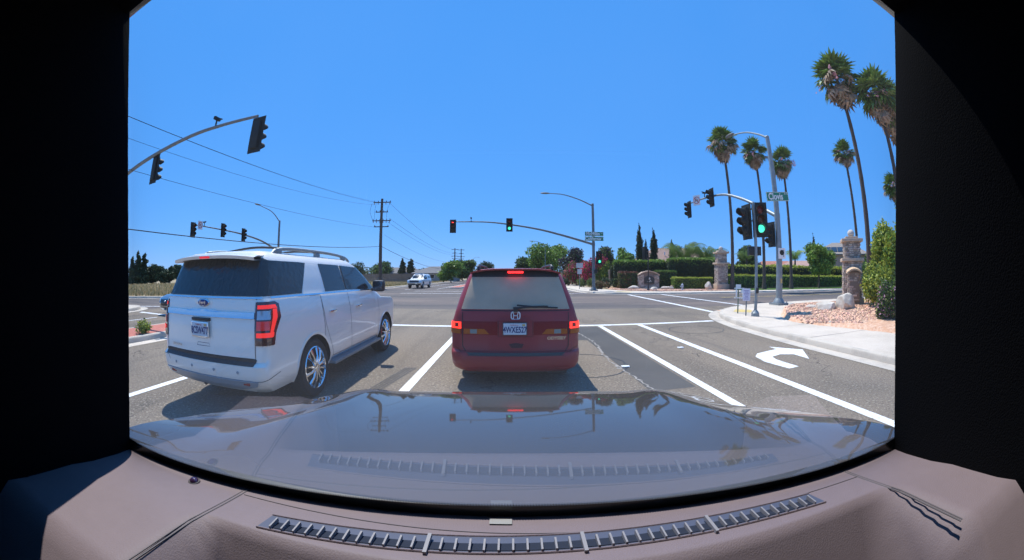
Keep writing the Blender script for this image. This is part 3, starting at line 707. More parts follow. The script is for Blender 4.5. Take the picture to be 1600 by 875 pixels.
# C: far left corner, three heads above the white car's roof
C0 = Vector((-27.9, 35.6, .14))
e = empty('traffic_signal', 'far signal arm with three heads and a turn sign, above the white car', 'traffic signal', C0)
lamp_post(e, *C0, 8.15, .17, .12, [(-27.9, 35.6, 4.6), (-27.75, 32.2, 5.54), (-27.7, 28.66, 5.98), (-27.7, 25.46, 6.12), (-27.7, 21.2, 6.2)],
          [(-27.9, 35.6, 8.2), (-27.7, 33.68, 9.09), (-27.7, 31.2, 9.45)])
for p in ((-27.5, 21.4, 5.7), (-27.5, 25.47, 6.06), (-27.5, 28.67, 5.92)): signal_head(e, Vector(p) - C0, R(90))
turn_sign(e, Vector((-27.55, 22.3, 6.2)) - C0, R(90)); camera_unit(e, Vector((-27.7, 22.95, 6.2)) - C0, R(90))

# D: near right corner pole with lamp, arm over the side street, "Clovis" sign
q = .94
D0 = Vector((14.0, 14.75, .15))
def dq(x, y, z): return Vector((x * q, y * q, 1.62 + (z - 1.62) * q))
e = empty('traffic_signal', 'tall near corner pole on the right with curved lamp arm and one green sign', 'traffic signal', D0)
lamp_post(e, *D0, 9.15, .19, .12, [D0 + Vector((0, 0, 4.65)), dq(14.9, 17.1, 5.72), dq(14.9, 19.05, 6.63), dq(14.9, 21.33, 7.39), dq(14.9, 24.11, 7.67), dq(14.9, 26.4, 7.71)],
          [D0 + Vector((0, 0, 9.1)), dq(14.9, 16.48, 10.23), dq(14.9, 17.75, 10.82), dq(14.9, 19.3, 11.2)], galv_light)
signal_head(e, dq(14.65, 22.68, 7.43) - D0, R(-90)); signal_head(e, dq(14.65, 26.35, 7.15) - D0, R(-90)); signal_head(e, dq(14.5, 15.95, 3.98) - D0, R(-90))
turn_sign(e, dq(14.68, 24.95, 7.66) - D0, R(-60)); camera_unit(e, dq(14.9, 23.99, 7.7) - D0, R(-90))
b = MB(); b.rbox(0, 0, 0, 1.5, .02, .5, .006); g = b.build('street_name_sign', green_p, e, smooth=0); g.location = dq(14.9, 15.5, 6.12) - D0; g.rotation_euler = (0, R(-4), R(-12))
text('sign_lettering', 'Clovis', .50, white_p, g, Matrix.Translation((-.14, -.015, -.01)) @ FACE_BACK, bold=.012, sx=.78)
text('sign_lettering', 'AVE', .13, white_p, g, Matrix.Translation((.58, -.015, .14)) @ FACE_BACK)
b = MB()
for dx, dz, sx_, sz_ in ((0, .235, 1.48, .02), (0, -.235, 1.48, .02), (.735, 0, .02, .48), (-.735, 0, .02, .48)): b.box(dx, -.0125, dz, sx_, .004, sz_)
b.build('sign_border', white_p, g, smooth=0)
b = MB(); b.rbox(0, 0, 0, .44, .015, .56, .004); g = b.build('notice_plate', white_p, e, smooth=0); g.location = (0, -.24, 2.68); g.rotation_euler = (0, 0, R(-20))
b = MB(); b.lathe([(.11, 0), (.14, 0)], 16, Matrix.Translation((0, -.01, .04)) @ Matrix.Rotation(R(90), 4, 'X')); b.box(.1, -.011, 0, .03, .004, .36); b.build('notice_symbol', black_ink, g, smooth=0)
b = MB(); b.rbox(0, 0, 0, .13, .012, .24, .003); g = b.build('sticker', yellow_pad, e, smooth=0); g.location = (-.02, -.195, 1.25)

# E: signal on its own short post on the near right corner, green lit
E0 = Vector((9.02, 10.84, .15))
e = empty('traffic_signal', 'short post signal near the right kerb with its green light showing to us', 'traffic signal', E0)
b = MB(); b.lathe([(.17, 0), (.16, .12), (.09, .2), (.07, .24)], 14); b.tube([(0, 0, .1), (0, 0, 4.2)], .06, 12); b.lathe([(.07, 4.2), (.05, 4.26), (0, 4.28)], 10); b.build('pole', galv_light, e)
signal_head(e, Vector((9.22, 10.72, 3.74)) - E0, R(-30), 'green'); signal_head(e, Vector((8.72, 11.05, 3.66)) - E0, R(-92))
for x_, z_ in ((-.2, 3.55), (0, 4.0)): b = MB(); b.box(x_, .1, z_, .5, .05, .05); b.build('bracket', black, e)
for dx, rz in ((-.2, R(160)), (.2, R(100))):
    b = MB(); b.rbox(0, 0, 0, .42, .2, .42, .03); b.box(0, -.15, .2, .42, .14, .02); b.box(-.2, -.15, 0, .02, .14, .42); b.box(.2, -.15, 0, .02, .14, .42)
    o = b.build('walk_signal', black, e); o.location = (dx * .7, .12, 2.42); o.rotation_euler = (0, 0, rz); o.scale = (.6, .6, .8)
b = MB(); b.rbox(.0, -.08, .95, .1, .07, .2, .015); b.build('push_button_box', trim_black, e)

# F: dark post signal in front of the stone sign across the road
F0 = Vector((13.62, 33.4, .15))
e = empty('traffic_signal', 'slim dark post signal standing in front of the stone entrance sign', 'traffic signal', F0)
b = MB(); b.lathe([(.17, 0), (.15, .14), (.08, .22)], 12); b.tube([(0, 0, .1), (0, 0, 4.15)], .06, 10); b.build('pole', black, e)
signal_head(e, (-.32, .1, 3.75), R(115))
for z_ in (3.4, 4.0): b = MB(); b.box(-.16, 0, z_, .4, .05, .05); b.build('bracket', black, e)

def street_light(label, x, y, h, L, grp='street lights along the road ahead'):
    e = empty('street_light', label, 'street light', (x, y, .14), 0, grp)
    lamp_post(e, x, y, .14, h, .12, .07, None, [(x, y, h + .1), (x + L * .25, y, h + .75), (x + L * .65, y, h + 1.25), (x + L, y, h + 1.35)])
street_light('distant street light rising right behind the big round tree', 7.4, 78, 8.0, -2.8)
street_light('street light farther down the road, lower than the one behind the round tree', 8.0, 112, 8.0, -2.8)
street_light('small distant street light just left of the red van roof', -17.4, 150, 8.2, 2.8)
street_light('farthest street light, partly hidden behind the red van roof', -17.6, 205, 8.2, 2.8)

# small street signs
def post_sign(name, label, x, y, z, h, w, sh, m, post_m=galv, rz=0, r=.025):
    e = empty(name, label, 'sign', (x, y, z), rz); b = MB(); b.box(0, .02, h / 2, r * 2, r * 2, h); b.build('post', post_m, e)
    b = MB(); b.rbox(0, -.015, h - sh / 2, w, .012, sh, .004); return e, b.build('sign_panel', m, e, smooth=0)
e, p_ = post_sign('temporary_sign', 'small pale poster sign on a thin stake near the kerb tip', 8.78, 11.15, .15, 1.02, .30, .46, mat('poster_pale', (.70, .66, .76), .6), rz=R(-35))
b = MB()
for i, (w_, z_) in enumerate([(.2, .94), (.14, .89), (.22, .84), (.2, .78), (.12, .72), (.18, .67), (.2, .62)]): b.box(0, -.0235, z_, w_, .003, .018)
b.build('printed_line', mat('violet_ink', (.20, .14, .35), .6), e, smooth=0)
e, p_ = post_sign('temporary_sign', 'empty white sign frame on a green stake behind the pale poster', 9.0, 12.0, .15, 1.15, .22, .18, mat('frame_white', (.72, .74, .72), .6), mat('stake_green', (.10, .16, .11), .7), rz=R(-35))
b = MB()
for dx, dz, sx_, sz_ in ((.03, 1.0, .42, .035), (.03, .62, .42, .035), (-.08, .8, .05, .4), (.2, .8, .04, .4)): b.box(dx, -.02, dz, sx_, .02, sz_)
b.sphere((.24, -.03, .88), .12, 8, 1, .12, 1); b.build('sign_frame', white_p, e, smooth=0)
e, p_ = post_sign('road_sign', 'pale rectangular road sign on a post beside the far pavement', 7.5, 38.6, .15, 2.9, .75, .55, mat('sign_grey', (.45, .47, .48), .6))
b = MB(); b.rbox(0, -.015, 1.95, .5, .012, .55, .004); b.build('sign_panel', MATS['sign_grey'], e, smooth=0)
# hydrant
e = empty('fire_hydrant', 'grey fire hydrant on the pink gravel across the side street', 'fire hydrant', (17.3, 32.9, .15))
b = MB(); b.lathe([(.17, 0), (.17, .05), (.11, .07), (.10, .52), (.14, .54), (.14, .58), (.11, .62), (.07, .68), (.03, .71), (.03, .75), (0, .76)], 16); b.build('barrel', mat('hydrant_grey', (.34, .38, .42), .5), e)
for a in (0, PI / 2, PI): 
    b = MB(); b.lathe([(.065, 0), (.065, .16), (.05, .17), (0, .17)], 12, Matrix.Translation((0, 0, .42)) @ Matrix.Rotation(a, 4, 'Z') @ Matrix.Rotation(R(-90), 4, 'X') @ Matrix.Translation((0, 0, .06))); b.build('outlet', MATS['hydrant_grey'], e)

# ------------------------------------------------------------------ wooden utility poles and wires
def crossarm(b, z, w, n, off=0): 
    b.box(off, .12, z, w, .10, .12)
    for i in range(n): b.lathe([(.05, 0), (.06, .08), (.035, .1), (.05, .16), (0, .2)], 8, Matrix.Translation((off - w / 2 + .1 + (w - .2) * i / (n - 1), .12, z + .06)))
def utility_pole(label, x, y, h, full=True, grp='wooden utility poles'):
    e = empty('utility_pole', label, 'utility pole', (x, y, .14), R(8), grp); b = MB(); b.tube([(0, 0, -.2), (0, 0, h * .5), (0, 0, h)], [.25, .21, .16], 12); b.build('pole', wood_pole, e)
    for z, w, n in ((h - .45, 2.4, 5), (h - 1.75, 1.7, 4), (h - 2.9, 2.5, 6), (h - 3.7, 2.0, 2)):
        b = MB(); crossarm(b, z, w, n); o = b.build('crossarm', wood_pole, e)
        if full and n > 4:
            for i in range(n):
                b2 = MB(); b2.lathe([(.03, -.3), (.07, -.24), (.05, -.2), (.07, -.14), (.04, -.08), (.02, 0)], 8, Matrix.Translation((-w / 2 + .15 + (w - .3) * i / (n - 1), .02, z - .02)))
                b2.build('insulator', mat('insulator_grey', (.35, .34, .36), .4), o)
    if full:
        b = MB(); b.tube(_cr([Vector((-1.35, 0, h - .6)), Vector((-1.6, 0, h - 1.7)), Vector((-1.2, 0, h - 2.8))], 6), .018, 5)
        b.build('jumper_cable', black, e); b = MB(); b.tube(_cr([Vector((-.8, 0, h - .6)), Vector((-.95, 0, h - 1.7)), Vector((-.9, 0, h - 2.8))], 6), .015, 5)
        b.build('jumper_cable', black, e); b = MB(); b.tube(_cr([Vector((1.2, 0, h - .4)), Vector((.75, 0, h - 1.5)), Vector((.7, 0, h - 2.8))], 6), .015, 5); b.build('jumper_cable', black, e)
    return e
utility_pole('near wooden utility pole with stacked crossarms beyond the white car', -17, 43.3, 11.6)
utility_pole('distant wooden utility pole, left one of a close pair', -20.5, 125, 11.4, False)
utility_pole('distant wooden utility pole, right one of a close pair', -18.2, 125, 11.2, False)
def wire(label, a, c, sag, r=.012):
    A, C = Vector(a), Vector(c); b = MB(); n = 40
    b.tube([A.lerp(C, i / n) - Vector((0, 0, sag * 4 * (i / n) * (1 - i / n))) for i in range(n + 1)], r, 5); o = b.build('overhead_wire', black, smooth=60)
    return tag(o, label, 'wire', 'wires of the utility poles')
for i, (dx, zt, zc, sag, lab) in enumerate([(-1.1, 11.3, 10.8, 1.9, 'outermost upper power wire from the near wooden pole to the top left'), (-.6, 11.3, 10.8, 2.05, 'second upper power wire, just inside the outermost one'),
                                           (-.9, 10.95, 10.4, 2.6, 'power wire running a little below the upper pair at the left')]):
    wire(lab, (-17 + dx, 43.2, zt), (-17 + dx * .6, -22, zc), sag, .010)
wire('thin wire leaving the lowest crossarm of the near wooden pole leftwards', (-17.9, 43.2, 8.0), (-17.4, -22, 8.2), 1.5, .012)
wire('thick telephone cable crossing low behind the white car', (-17.1, 43.2, 5.45), (-17.1, -22, 5.6), 1.75, .026)
wire('upper wire from the near wooden pole towards the distant pair', (-16, 43.4, 11.2), (-18, 125, 10.9), 1.9, .016)
wire('second wire from the near wooden pole towards the distant pair', (-15.9, 43.4, 9.1), (-18.4, 125, 9.6), 1.5, .016)
wire('third wire from the near wooden pole towards the distant pair', (-16.1, 43.4, 8.6), (-18.8, 125, 9.2), 1.5, .016)
wire('faint lowest wire from the near wooden pole towards the distant pair', (-16.6, 43.4, 7.0), (-18.8, 125, 7.4), 1.9, .014)
wire('thick low cable from the near wooden pole running on down the road', (-16.9, 43.4, 5.45), (-18.4, 125, 5.3), 2.0, .03)

# ------------------------------------------------------------------ stone pillars, entrance sign, boulders
def stones(b, x0, x1, y0, y1, z0, z1, rg, rows=None, cw=.22, ch=.09):
    """courses of irregular stones standing a little proud of a core box"""
    nz = max(2, int((z1 - z0) / ch))
    for k in range(nz):
        h = (z1 - z0) / nz; z = z0 + h * (k + .5)
        for face in range(4):
            L = (x1 - x0) if face % 2 == 0 else (y1 - y0); t = -L / 2
            while t < L / 2 - .03:
                w = min(rg.uniform(.55, 1.5) * cw, L / 2 - t); p = rg.uniform(.0, .045); c = t + w / 2; t += w
                if face == 0: b.rbox((x0 + x1) / 2 + c, y0 - p / 2, z, w * .93, .06 + p, h * .88, .012)
                elif face == 2: b.rbox((x0 + x1) / 2 + c, y1 + p / 2, z, w * .93, .06 + p, h * .88, .012)
                elif face == 1: b.rbox(x1 + p / 2, (y0 + y1) / 2 + c, z, .06 + p, w * .93, h * .88, .012)
                else: b.rbox(x0 - p / 2, (y0 + y1) / 2 + c, z, .06 + p, w * .93, h * .88, .012)
def stone_pillar(label, x, y, z, s, rz, niche=False, seed=1):
    e = empty('stone_pillar', label, 'pillar', (x, y, z), rz, 'stone gate pillars with round caps'); rg = random.Random(seed)
    b = MB(); b.box(0, 0, 1.2 * s, .62 * s, .62 * s, 2.4 * s); b.build('core', mortar, e)
    b = MB(); b.rbox(0, 0, .2 * s, 1.0 * s, 1.0 * s, .4 * s, .03 * s); b.build('plinth', stucco, e)
    cw, ch = .2 * max(1, s * .8), .085 * max(1, s * .8)
    b = MB(); stones(b, -.36 * s, .36 * s, -.36 * s, .36 * s, .4 * s, 1.72 * s, rg, cw=cw, ch=ch); b.build('stonework', stoneA, e)
    b = MB(); b.rbox(0, 0, 1.79 * s, .96 * s, .96 * s, .13 * s, .02 * s); b.rbox(0, 0, 2.52 * s, .92 * s, .92 * s, .12 * s, .02 * s); b.rbox(0, 0, 2.62 * s, .55 * s, .55 * s, .1 * s, .02 * s); b.build('cap_slab', stucco, e)
    b = MB(); stones(b, -.31 * s, .31 * s, -.31 * s, .31 * s, 1.86 * s, 2.46 * s, rg, cw=cw * .9, ch=ch * .9); b.build('stonework', stoneA, e)
    b = MB(); b.sphere((0, 0, 2.8 * s), .15 * s, 10); b.build('ball_finial', mat('pale_concrete', (.55, .48, .42), .8), e)
    if niche:
        b = MB(); b.box(0, -.62 * s, .85 * s, .42 * s, .34 * s, 1.0 * s); b.build('lamp_niche', mortar, e)
        b = MB(); stones(b, -.22 * s, .22 * s, -.74 * s, -.42 * s, .3 * s, 1.3 * s, rg, cw=.17, ch=.08); b.build('stonework', stoneA, e)
        b = MB(); n = 8; P = []
        for i in range(n + 1):
            t = -1 + 2 * i / n; P.append([(t * .32 * s, yy * s, (1.5 - .13 * t * t) * s + dz) for yy, dz in ((-.92, -.05), (-.38, .05))])
        b.grid(P); b.grid([[(p[0], p[1], p[2] - .07) for p in r] for r in P], flip=True)
        for r_ in (0, 1): b.grid([[P[i][r_], (P[i][r_][0], P[i][r_][1], P[i][r_][2] - .07)] for i in range(n + 1)])
        b.build('niche_roof', mat('niche_tan', (.62, .42, .26), .85), e)
    return e
stone_pillar('stone gate pillar across the side street beside the low hedge', 23.1, 34.2, .14, 1.62, R(-12), seed=4)
stone_pillar('big stone gate pillar with a small tan roofed niche behind the boulders', 14.25, 9.85, .35, 1.11, R(-48), True, 7)
e = empty('entrance_sign', 'low stone entrance sign with a dark arched plaque between clipped hedges', 'sign', (15.35, 37.6, .16), R(-4)); rg = random.Random(2)
b = MB(); b.box(0, .05, .85, 2.3, .5, 1.5); b.prism([(-1.15, 1.55), (1.15, 1.55), (.75, 1.85), (0, 2.0), (-.75, 1.85)], -.3, .2, Matrix.Rotation(R(90), 4, 'X')); b.build('wall', mortar, e)
b = MB(); stones(b, -1.2, -.68, -.26, .32, .15, 1.6, rg, cw=.22, ch=.11); stones(b, .68, 1.2, -.26, .32, .15, 1.6, rg, cw=.22, ch=.11); stones(b, -.66, .66, -.22, .3, .15, .5, rg, cw=.22, ch=.11); b.build('stonework', stoneA, e)
b = MB(); b.rbox(0, 0, .07, 2.7, .9, .16, .03); 
cap = [(-1.3, 1.62), (-.75, 1.92), (0, 2.08), (.75, 1.92), (1.3, 1.62), (1.25, 1.54), (.72, 1.83), (0, 1.98), (-.72, 1.83), (-1.25, 1.54)]
b.prism(cap, -.38, .34, Matrix.Rotation(R(90), 4, 'X')); b.build('cap_slab', stucco, e)
b = MB(); pl = [(-.6, .62), (.6, .62), (.6, 1.15)] + [(.6 * math.cos(a * PI / 10), 1.15 + .32 * math.sin(a * PI / 10)) for a in range(1, 10)] + [(-.6, 1.15)]
b.prism(pl, .22, .30, Matrix.Rotation(R(90), 4, 'X')); pq = b.build('plaque', mat('plaque_dark', (.03, .035, .035), .4), e, smooth=0)
b = MB(); b.lathe([(0, 0), (.12, .0), (.12, .02)], 12, Matrix.Translation((0, -.32, 1.18)) @ Matrix.Rotation(R(90), 4, 'X')); 
b.add([(x, -.32, z) for x, z in [(-.3, .78), (-.12, 1.0), (0, .86), (.12, 1.02), (.32, .78), (.12, .9), (0, .76), (-.14, .9)]], [(0, 1, 2, 7), (2, 3, 5, 6), (3, 4, 5), (2, 6, 7)])
b.build('emblem', mat('emblem_pale', (.55, .55, .52), .5), e, smooth=0)

def boulder(label, x, y, z, sx, sy, sz, seed, rz=0):
    bm = bmesh.new(); bmesh.ops.create_icosphere(bm, subdivisions=4, radius=1); rg = random.Random(seed)
    pl = [(Vector((rg.gauss(0, 1), rg.gauss(0, 1), rg.gauss(0, .8))).normalized(), rg.uniform(.62, .9)) for _ in range(15)]
    for v in bm.verts:
        for nrm, dd in pl:
            t = v.co.dot(nrm)
            if t > dd: v.co -= nrm * (t - dd) * .9
        v.co += v.co.normalized() * .03 * math.sin(v.co.x * 9 + seed) * math.sin(v.co.y * 8) * math.cos(v.co.z * 7)
        v.co = Vector((v.co.x * sx, v.co.y * sy, v.co.z * sz))
    me = bpy.data.meshes.new('boulder'); bm.to_mesh(me); bm.free(); me.materials.append(boulder_m)
    me.polygons.foreach_set('use_smooth', [True] * len(me.polygons)); me.set_sharp_from_angle(angle=R(28))
    o = link('boulder', me, None, (x, y, z)); o.rotation_euler = (0, 0, rz); return tag(o, label, 'boulder', 'landscaping boulders')
boulder('largest pale boulder on the mound in front of the near stone pillar', 12.2, 8.75, .66, .60, .50, .40, 3, .4)
boulder('lower flat boulder left of the largest one on the mound', 11.55, 9.25, .50, .56, .42, .27, 5, -.5)
boulder('small boulder at the left end of the near gravel mound', 11.5, 10.0, .42, .36, .28, .18, 8, .2)
boulder('grey stone lying at the pavement edge of the near gravel', 9.75, 7.6, .2, .16, .12, .08, 12, .2)
boulder('tall jagged boulder just left of the far stone pillar', 21.0, 33.6, .45, .62, .45, .62, 14, .7)
boulder('flat boulder in front of the left clipped hedge by the entrance sign', 13.0, 36.4, .3, .75, .45, .34, 21, .2)
boulder('pale boulder on the gravel directly below the entrance sign', 15.1, 35.2, .28, .6, .45, .26, 26, .9)
boulder('boulder on the gravel just right of the dark post signal', 17.0, 36.0, .3, .85, .4, .26, 31, .1)

# ------------------------------------------------------------------ vehicles
class Body:
    """car shell as a loft of rounded-rectangle rings; y = 0 at the back bumper, forward is +Y"""
    def __init__(s, rings, L, bow=.05, fbow=.12, taper=.03, ends=None):
        s.T = np.array(rings, float); s.L = L; s.bow = bow; s.fb = fbow; s.tp = taper; s.ends = ends
    def ring(s, z):
        T = s.T; return [float(np.interp(z, T[:, 0], T[:, k])) for k in range(1, 6)]      # W, rear y, front y, rear radius, front radius
    def tw(s, x, y):
        t = (y - s.L / 2) / (s.L / 2); return x * (1 - s.tp * t ** 4)
    def U(s, u, z):
        """u = distance round the shell from the middle of the back"""
        W, Ry, Fy, r, rf = s.ring(z); sg = -1 if u < 0 else 1; u = abs(u); a1 = W - r; a2 = a1 + r * PI / 2
        if u <= a1: x, y, k = u, Ry, 1
        elif u <= a2: a = (u - a1) / r; x, y, k = W - r + r * math.sin(a), Ry + r - r * math.cos(a), math.cos(a)
        else: x, y, k = W, Ry + r + (u - a2), 0
        y += s.bow * (min(x, W - r) / W) ** 2 * k
        return Vector((sg * s.tw(x, y), y, z))
    def S(s, y, z, sg=1):
        W, Ry, Fy, r, rf = s.ring(z); yy = min(max(y, Ry + r), Fy - rf)
        if y < Ry + r: return s.U(sg * ((W - r) + r * math.acos(max(-1, min(1, (Ry + r - y) / r)))), z)
        if y > Fy - rf: 
            a = math.asin(min(1, (y - Fy + rf) / rf)); return Vector((sg * s.tw(W - rf + rf * math.cos(a), y), y, z))
        return Vector((sg * s.tw(W, y), y, z))
    def Fr(s, u, z):
        W, Ry, Fy, r, rf = s.ring(z); sg = -1 if u < 0 else 1; u = abs(u)
        if u <= W - rf: x, y, k = u, Fy, 1
        else: a = (u - W + rf) / rf; x, y, k = W - rf + rf * math.sin(a), Fy - rf + rf * math.cos(a), max(0, math.cos(a))
        y -= s.fb * (min(x, W - rf) / W) ** 2 * k
        return Vector((sg * s.tw(x, y), y, z))
    def loop(s, z):
        W, Ry, Fy, r, rf = s.ring(z); h = []
        for i in range(9): h.append(s.U((W - r) * i / 8, z))
        for i in range(1, 9): h.append(s.U(W - r + r * PI / 2 * i / 8, z))
        y0, y1 = Ry + r, Fy - rf
        for i in range(1, 30): h.append(s.S(y0 + (y1 - y0) * i / 30, z))
        for i in range(8, -1, -1): h.append(s.Fr(W - rf + rf * PI / 2 * i / 8, z))
        for i in range(7, -1, -1): h.append(s.Fr((W - rf) * i / 8, z))
        return h + [Vector((-p.x, p.y, p.z)) for p in h[-2:0:-1]]
    def mesh(s, name, m, parent, wheels, wr, dark, wellw=.3):
        T = s.T; zs = []
        for i in range(len(T) - 1):
            k = max(1, int((T[i + 1, 0] - T[i, 0]) / .05)); zs += [T[i, 0] + (T[i + 1, 0] - T[i, 0]) * j / k for j in range(k)]
        zs.append(T[-1, 0]); b = MB(); P = [s.loop(z) for z in zs]; n = len(P[0])
        v = [p for r_ in P for p in r_]; f = []
        for i in range(len(P) - 1):
            for j in range(n): f.append((i * n + j, i * n + (j + 1) % n, (i + 1) * n + (j + 1) % n, (i + 1) * n + j))
        v.append(sum(P[0], Vector()) / n); v.append(sum(P[-1], Vector()) / n + Vector((0, 0, .006)))
        for j in range(n): f.append((len(v) - 2, (j + 1) % n, j)); f.append((len(v) - 1, (len(P) - 1) * n + j, (len(P) - 1) * n + (j + 1) % n))
        b.add(v, f); o = b.build(name, [m, dark], parent)
        W = float(T[:, 1].max()); cb = MB()
        for wy in wheels:
            for sg in (-1, 1): cb.lathe([(0, 0), (wr, 0), (wr, wellw + .2), (0, wellw + .2)], 36, Matrix.Translation((sg * (W + .1), wy, wr * .86)) @ Matrix.Rotation(R(-90 * sg), 4, 'Y'))
        c = cb.build('cutter', [m, dark], smooth=0)
        c.data.polygons.foreach_set('material_index', [1] * len(c.data.polygons))
        md = o.modifiers.new('b', 'BOOLEAN'); md.object = c; md.operation = 'DIFFERENCE'; md.solver = 'EXACT'
        par = o.parent; o.parent = None
        dg = bpy.context.evaluated_depsgraph_get(); dg.update(); me = bpy.data.meshes.new_from_object(o.evaluated_get(dg)); me.name = name
        o.modifiers.clear(); o.data = me; o.parent = par; bpy.data.objects.remove(c)
        me.polygons.foreach_set('use_smooth', [True] * len(me.polygons)); me.set_sharp_from_angle(angle=R(38)); return o
    def poly(s, name, pts, m, parent, fn=None, off=.004, rows=10, cols=16, rim=.012, smooth=50):
        """panel following the shell; pts = outline in (u, z), each height crossed once on either side"""
        fn = fn or s.U; zs = sorted(set([p[1] for p in pts])); z0, z1 = zs[0], zs[-1]; Z = sorted(set(zs + [z0 + (z1 - z0) * i / rows for i in range(rows + 1)]))
        Z = [z for i, z in enumerate(Z) if i == 0 or z - Z[i - 1] > 1e-4]
        def span(z):
            xs = []
            for i in range(len(pts)):
                (x0, a), (x1, c) = pts[i], pts[(i + 1) % len(pts)]
                if abs(a - c) < 1e-9:
                    if abs(z - a) < 1e-6: xs += [x0, x1]
                elif min(a, c) - 1e-7 <= z <= max(a, c) + 1e-7: xs.append(x0 + (x1 - x0) * (z - a) / (c - a))
            return min(xs), max(xs)
        P = []
        for z in Z:
            a, c = span(z); row = []
            for i in range(cols + 1):
                u = a + (c - a) * i / cols; e_ = .01; p = fn(u, z); du = fn(u + e_, z) - fn(u - e_, z); dz = fn(u, z + e_) - fn(u, z - e_)
                nn = du.cross(dz); nn = nn.normalized() if nn.length > 1e-9 else Vector((0, -1, 0))
                if nn.dot(p - Vector((0, s.L * .5, .9))) < 0: nn = -nn
                row.append((p, nn))
            P.append(row)
        b = MB(); G = [[p + nn * off for p, nn in r_] for r_ in P]; b.grid(G)
        if rim:
            edge = [(0, j) for j in range(cols + 1)] + [(i, cols) for i in range(1, len(P))] + [(len(P) - 1, j) for j in range(cols - 1, -1, -1)] + [(i, 0) for i in range(len(P) - 2, 0, -1)]
            k = len(edge); b.add([G[i][j] for i, j in edge] + [P[i][j][0] - P[i][j][1] * rim for i, j in edge], [(q, (q + 1) % k, (q + 1) % k + k, q + k) for q in range(k)])
        return b.build(name, m, parent, smooth=smooth)
    def line(s, b, pts, w, fn=None, off=.0025, closed=False, step=.05):
        """thin strip on the shell following a polyline in (u, z)"""
        fn = fn or s.U; pts = list(pts) + ([pts[0]] if closed else []); Q = []
        for i in range(len(pts) - 1):
            (a, c), (d, e_) = pts[i], pts[i + 1]; k = max(1, int(math.hypot(d - a, e_ - c) / step)); Q += [(a + (d - a) * j / k, c + (e_ - c) * j / k) for j in range(k)]
        Q.append(pts[-1]); A, B_ = [], []
        for i, (u, z) in enumerate(Q):
            p0 = Vector(Q[max(0, i - 1)]); p1 = Vector(Q[min(len(Q) - 1, i + 1)]); t = (p1 - p0).normalized(); nx, nz = -t.y * w / 2, t.x * w / 2
            e1 = .01; p = fn(u, z); nn = (fn(u + e1, z) - fn(u - e1, z)).cross(fn(u, z + e1) - fn(u, z - e1)); nn = nn.normalized() if nn.length > 1e-9 else Vector((0, 0, 1))
            if nn.dot(p - Vector((0, s.L * .5, .9))) < 0: nn = -nn
            A.append(fn(u + nx, z + nz) + nn * off); B_.append(fn(u - nx, z - nz) + nn * off)
        b.grid([A, B_])
def rim_mesh(style, r):
    b = MB(); w = .2
    b.lathe([(r, -w * .9), (r, 0), (r * .965, .008), (r * .93, -.01), (r * .90, -.05), (r * .90, -w * .9)], 40, mi=0)
    b.lathe([(0, -.11), (r * .9, -.11)], 40, mi=1)
    if style == 'multi':
        for i in range(6):
            a = i * PI / 3
            for da, tip in ((-.16, -.30), (.16, .30)):
                p0 = (r * .16 * math.cos(a + da * 1.4), r * .16 * math.sin(a + da * 1.4), .0); p1 = (r * .92 * math.cos(a + tip), r * .92 * math.sin(a + tip), -.02)
                pm = ((p0[0] + p1[0]) * .5, (p0[1] + p1[1]) * .5, .012); b.tube([p0, pm, p1], [.026, .017, .024], 6)
            b.tube([(r * .5 * math.cos(a + .5), r * .5 * math.sin(a + .5), -.03), (r * .92 * math.cos(a + .52), r * .92 * math.sin(a + .52), -.03)], [.010, .016], 5)
            b.tube([(0, 0, -.03), (r * .55 * math.cos(a + .5), r * .55 * math.sin(a + .5), -.03)], [.03, .012], 5)
    else:
        for i in range(5):
            a = i * 2 * PI / 5; b.tube([(0, 0, -.01), (r * .9 * math.cos(a), r * .9 * math.sin(a), -.02)], [.06, .04], 8)
    b.lathe([(.075, -.06), (.075, .012), (.06, .02), (.0, .022)], 18)
    o = b.build('rim', [chrome if style == 'multi' else mat('alloy', (.4, .41, .42), .35, .8), black], smooth=40); me = o.data; bpy.data.objects.remove(o); return me
def tyre_mesh(r, rr, w):
    b = MB(); b.lathe([(rr, -w), (rr + .03, -w - .005), (r - .03, -w + .0), (r - .006, -w + .03), (r, -w + .06), (r, -.06), (r - .006, -.03), (r - .03, 0), (rr + .03, .008), (rr, .0), (rr - .01, -.02)], 44)
    o = b.build('tyre', tyre_m, smooth=35); me = o.data; bpy.data.objects.remove(o); return me
def wheels(e, pos, x, r, rr, w=.26, style='multi'):
    t = tyre_mesh(r, rr, w); q = rim_mesh(style, rr)
    for y in pos:
        for sg in (-1, 1):
            h = bpy.data.objects.new('wheel', t); COL.objects.link(h); h.parent = e; h.location = (sg * x, y, r); h.rotation_euler = (0, R(90 * sg), 0); link('rim', q, h)
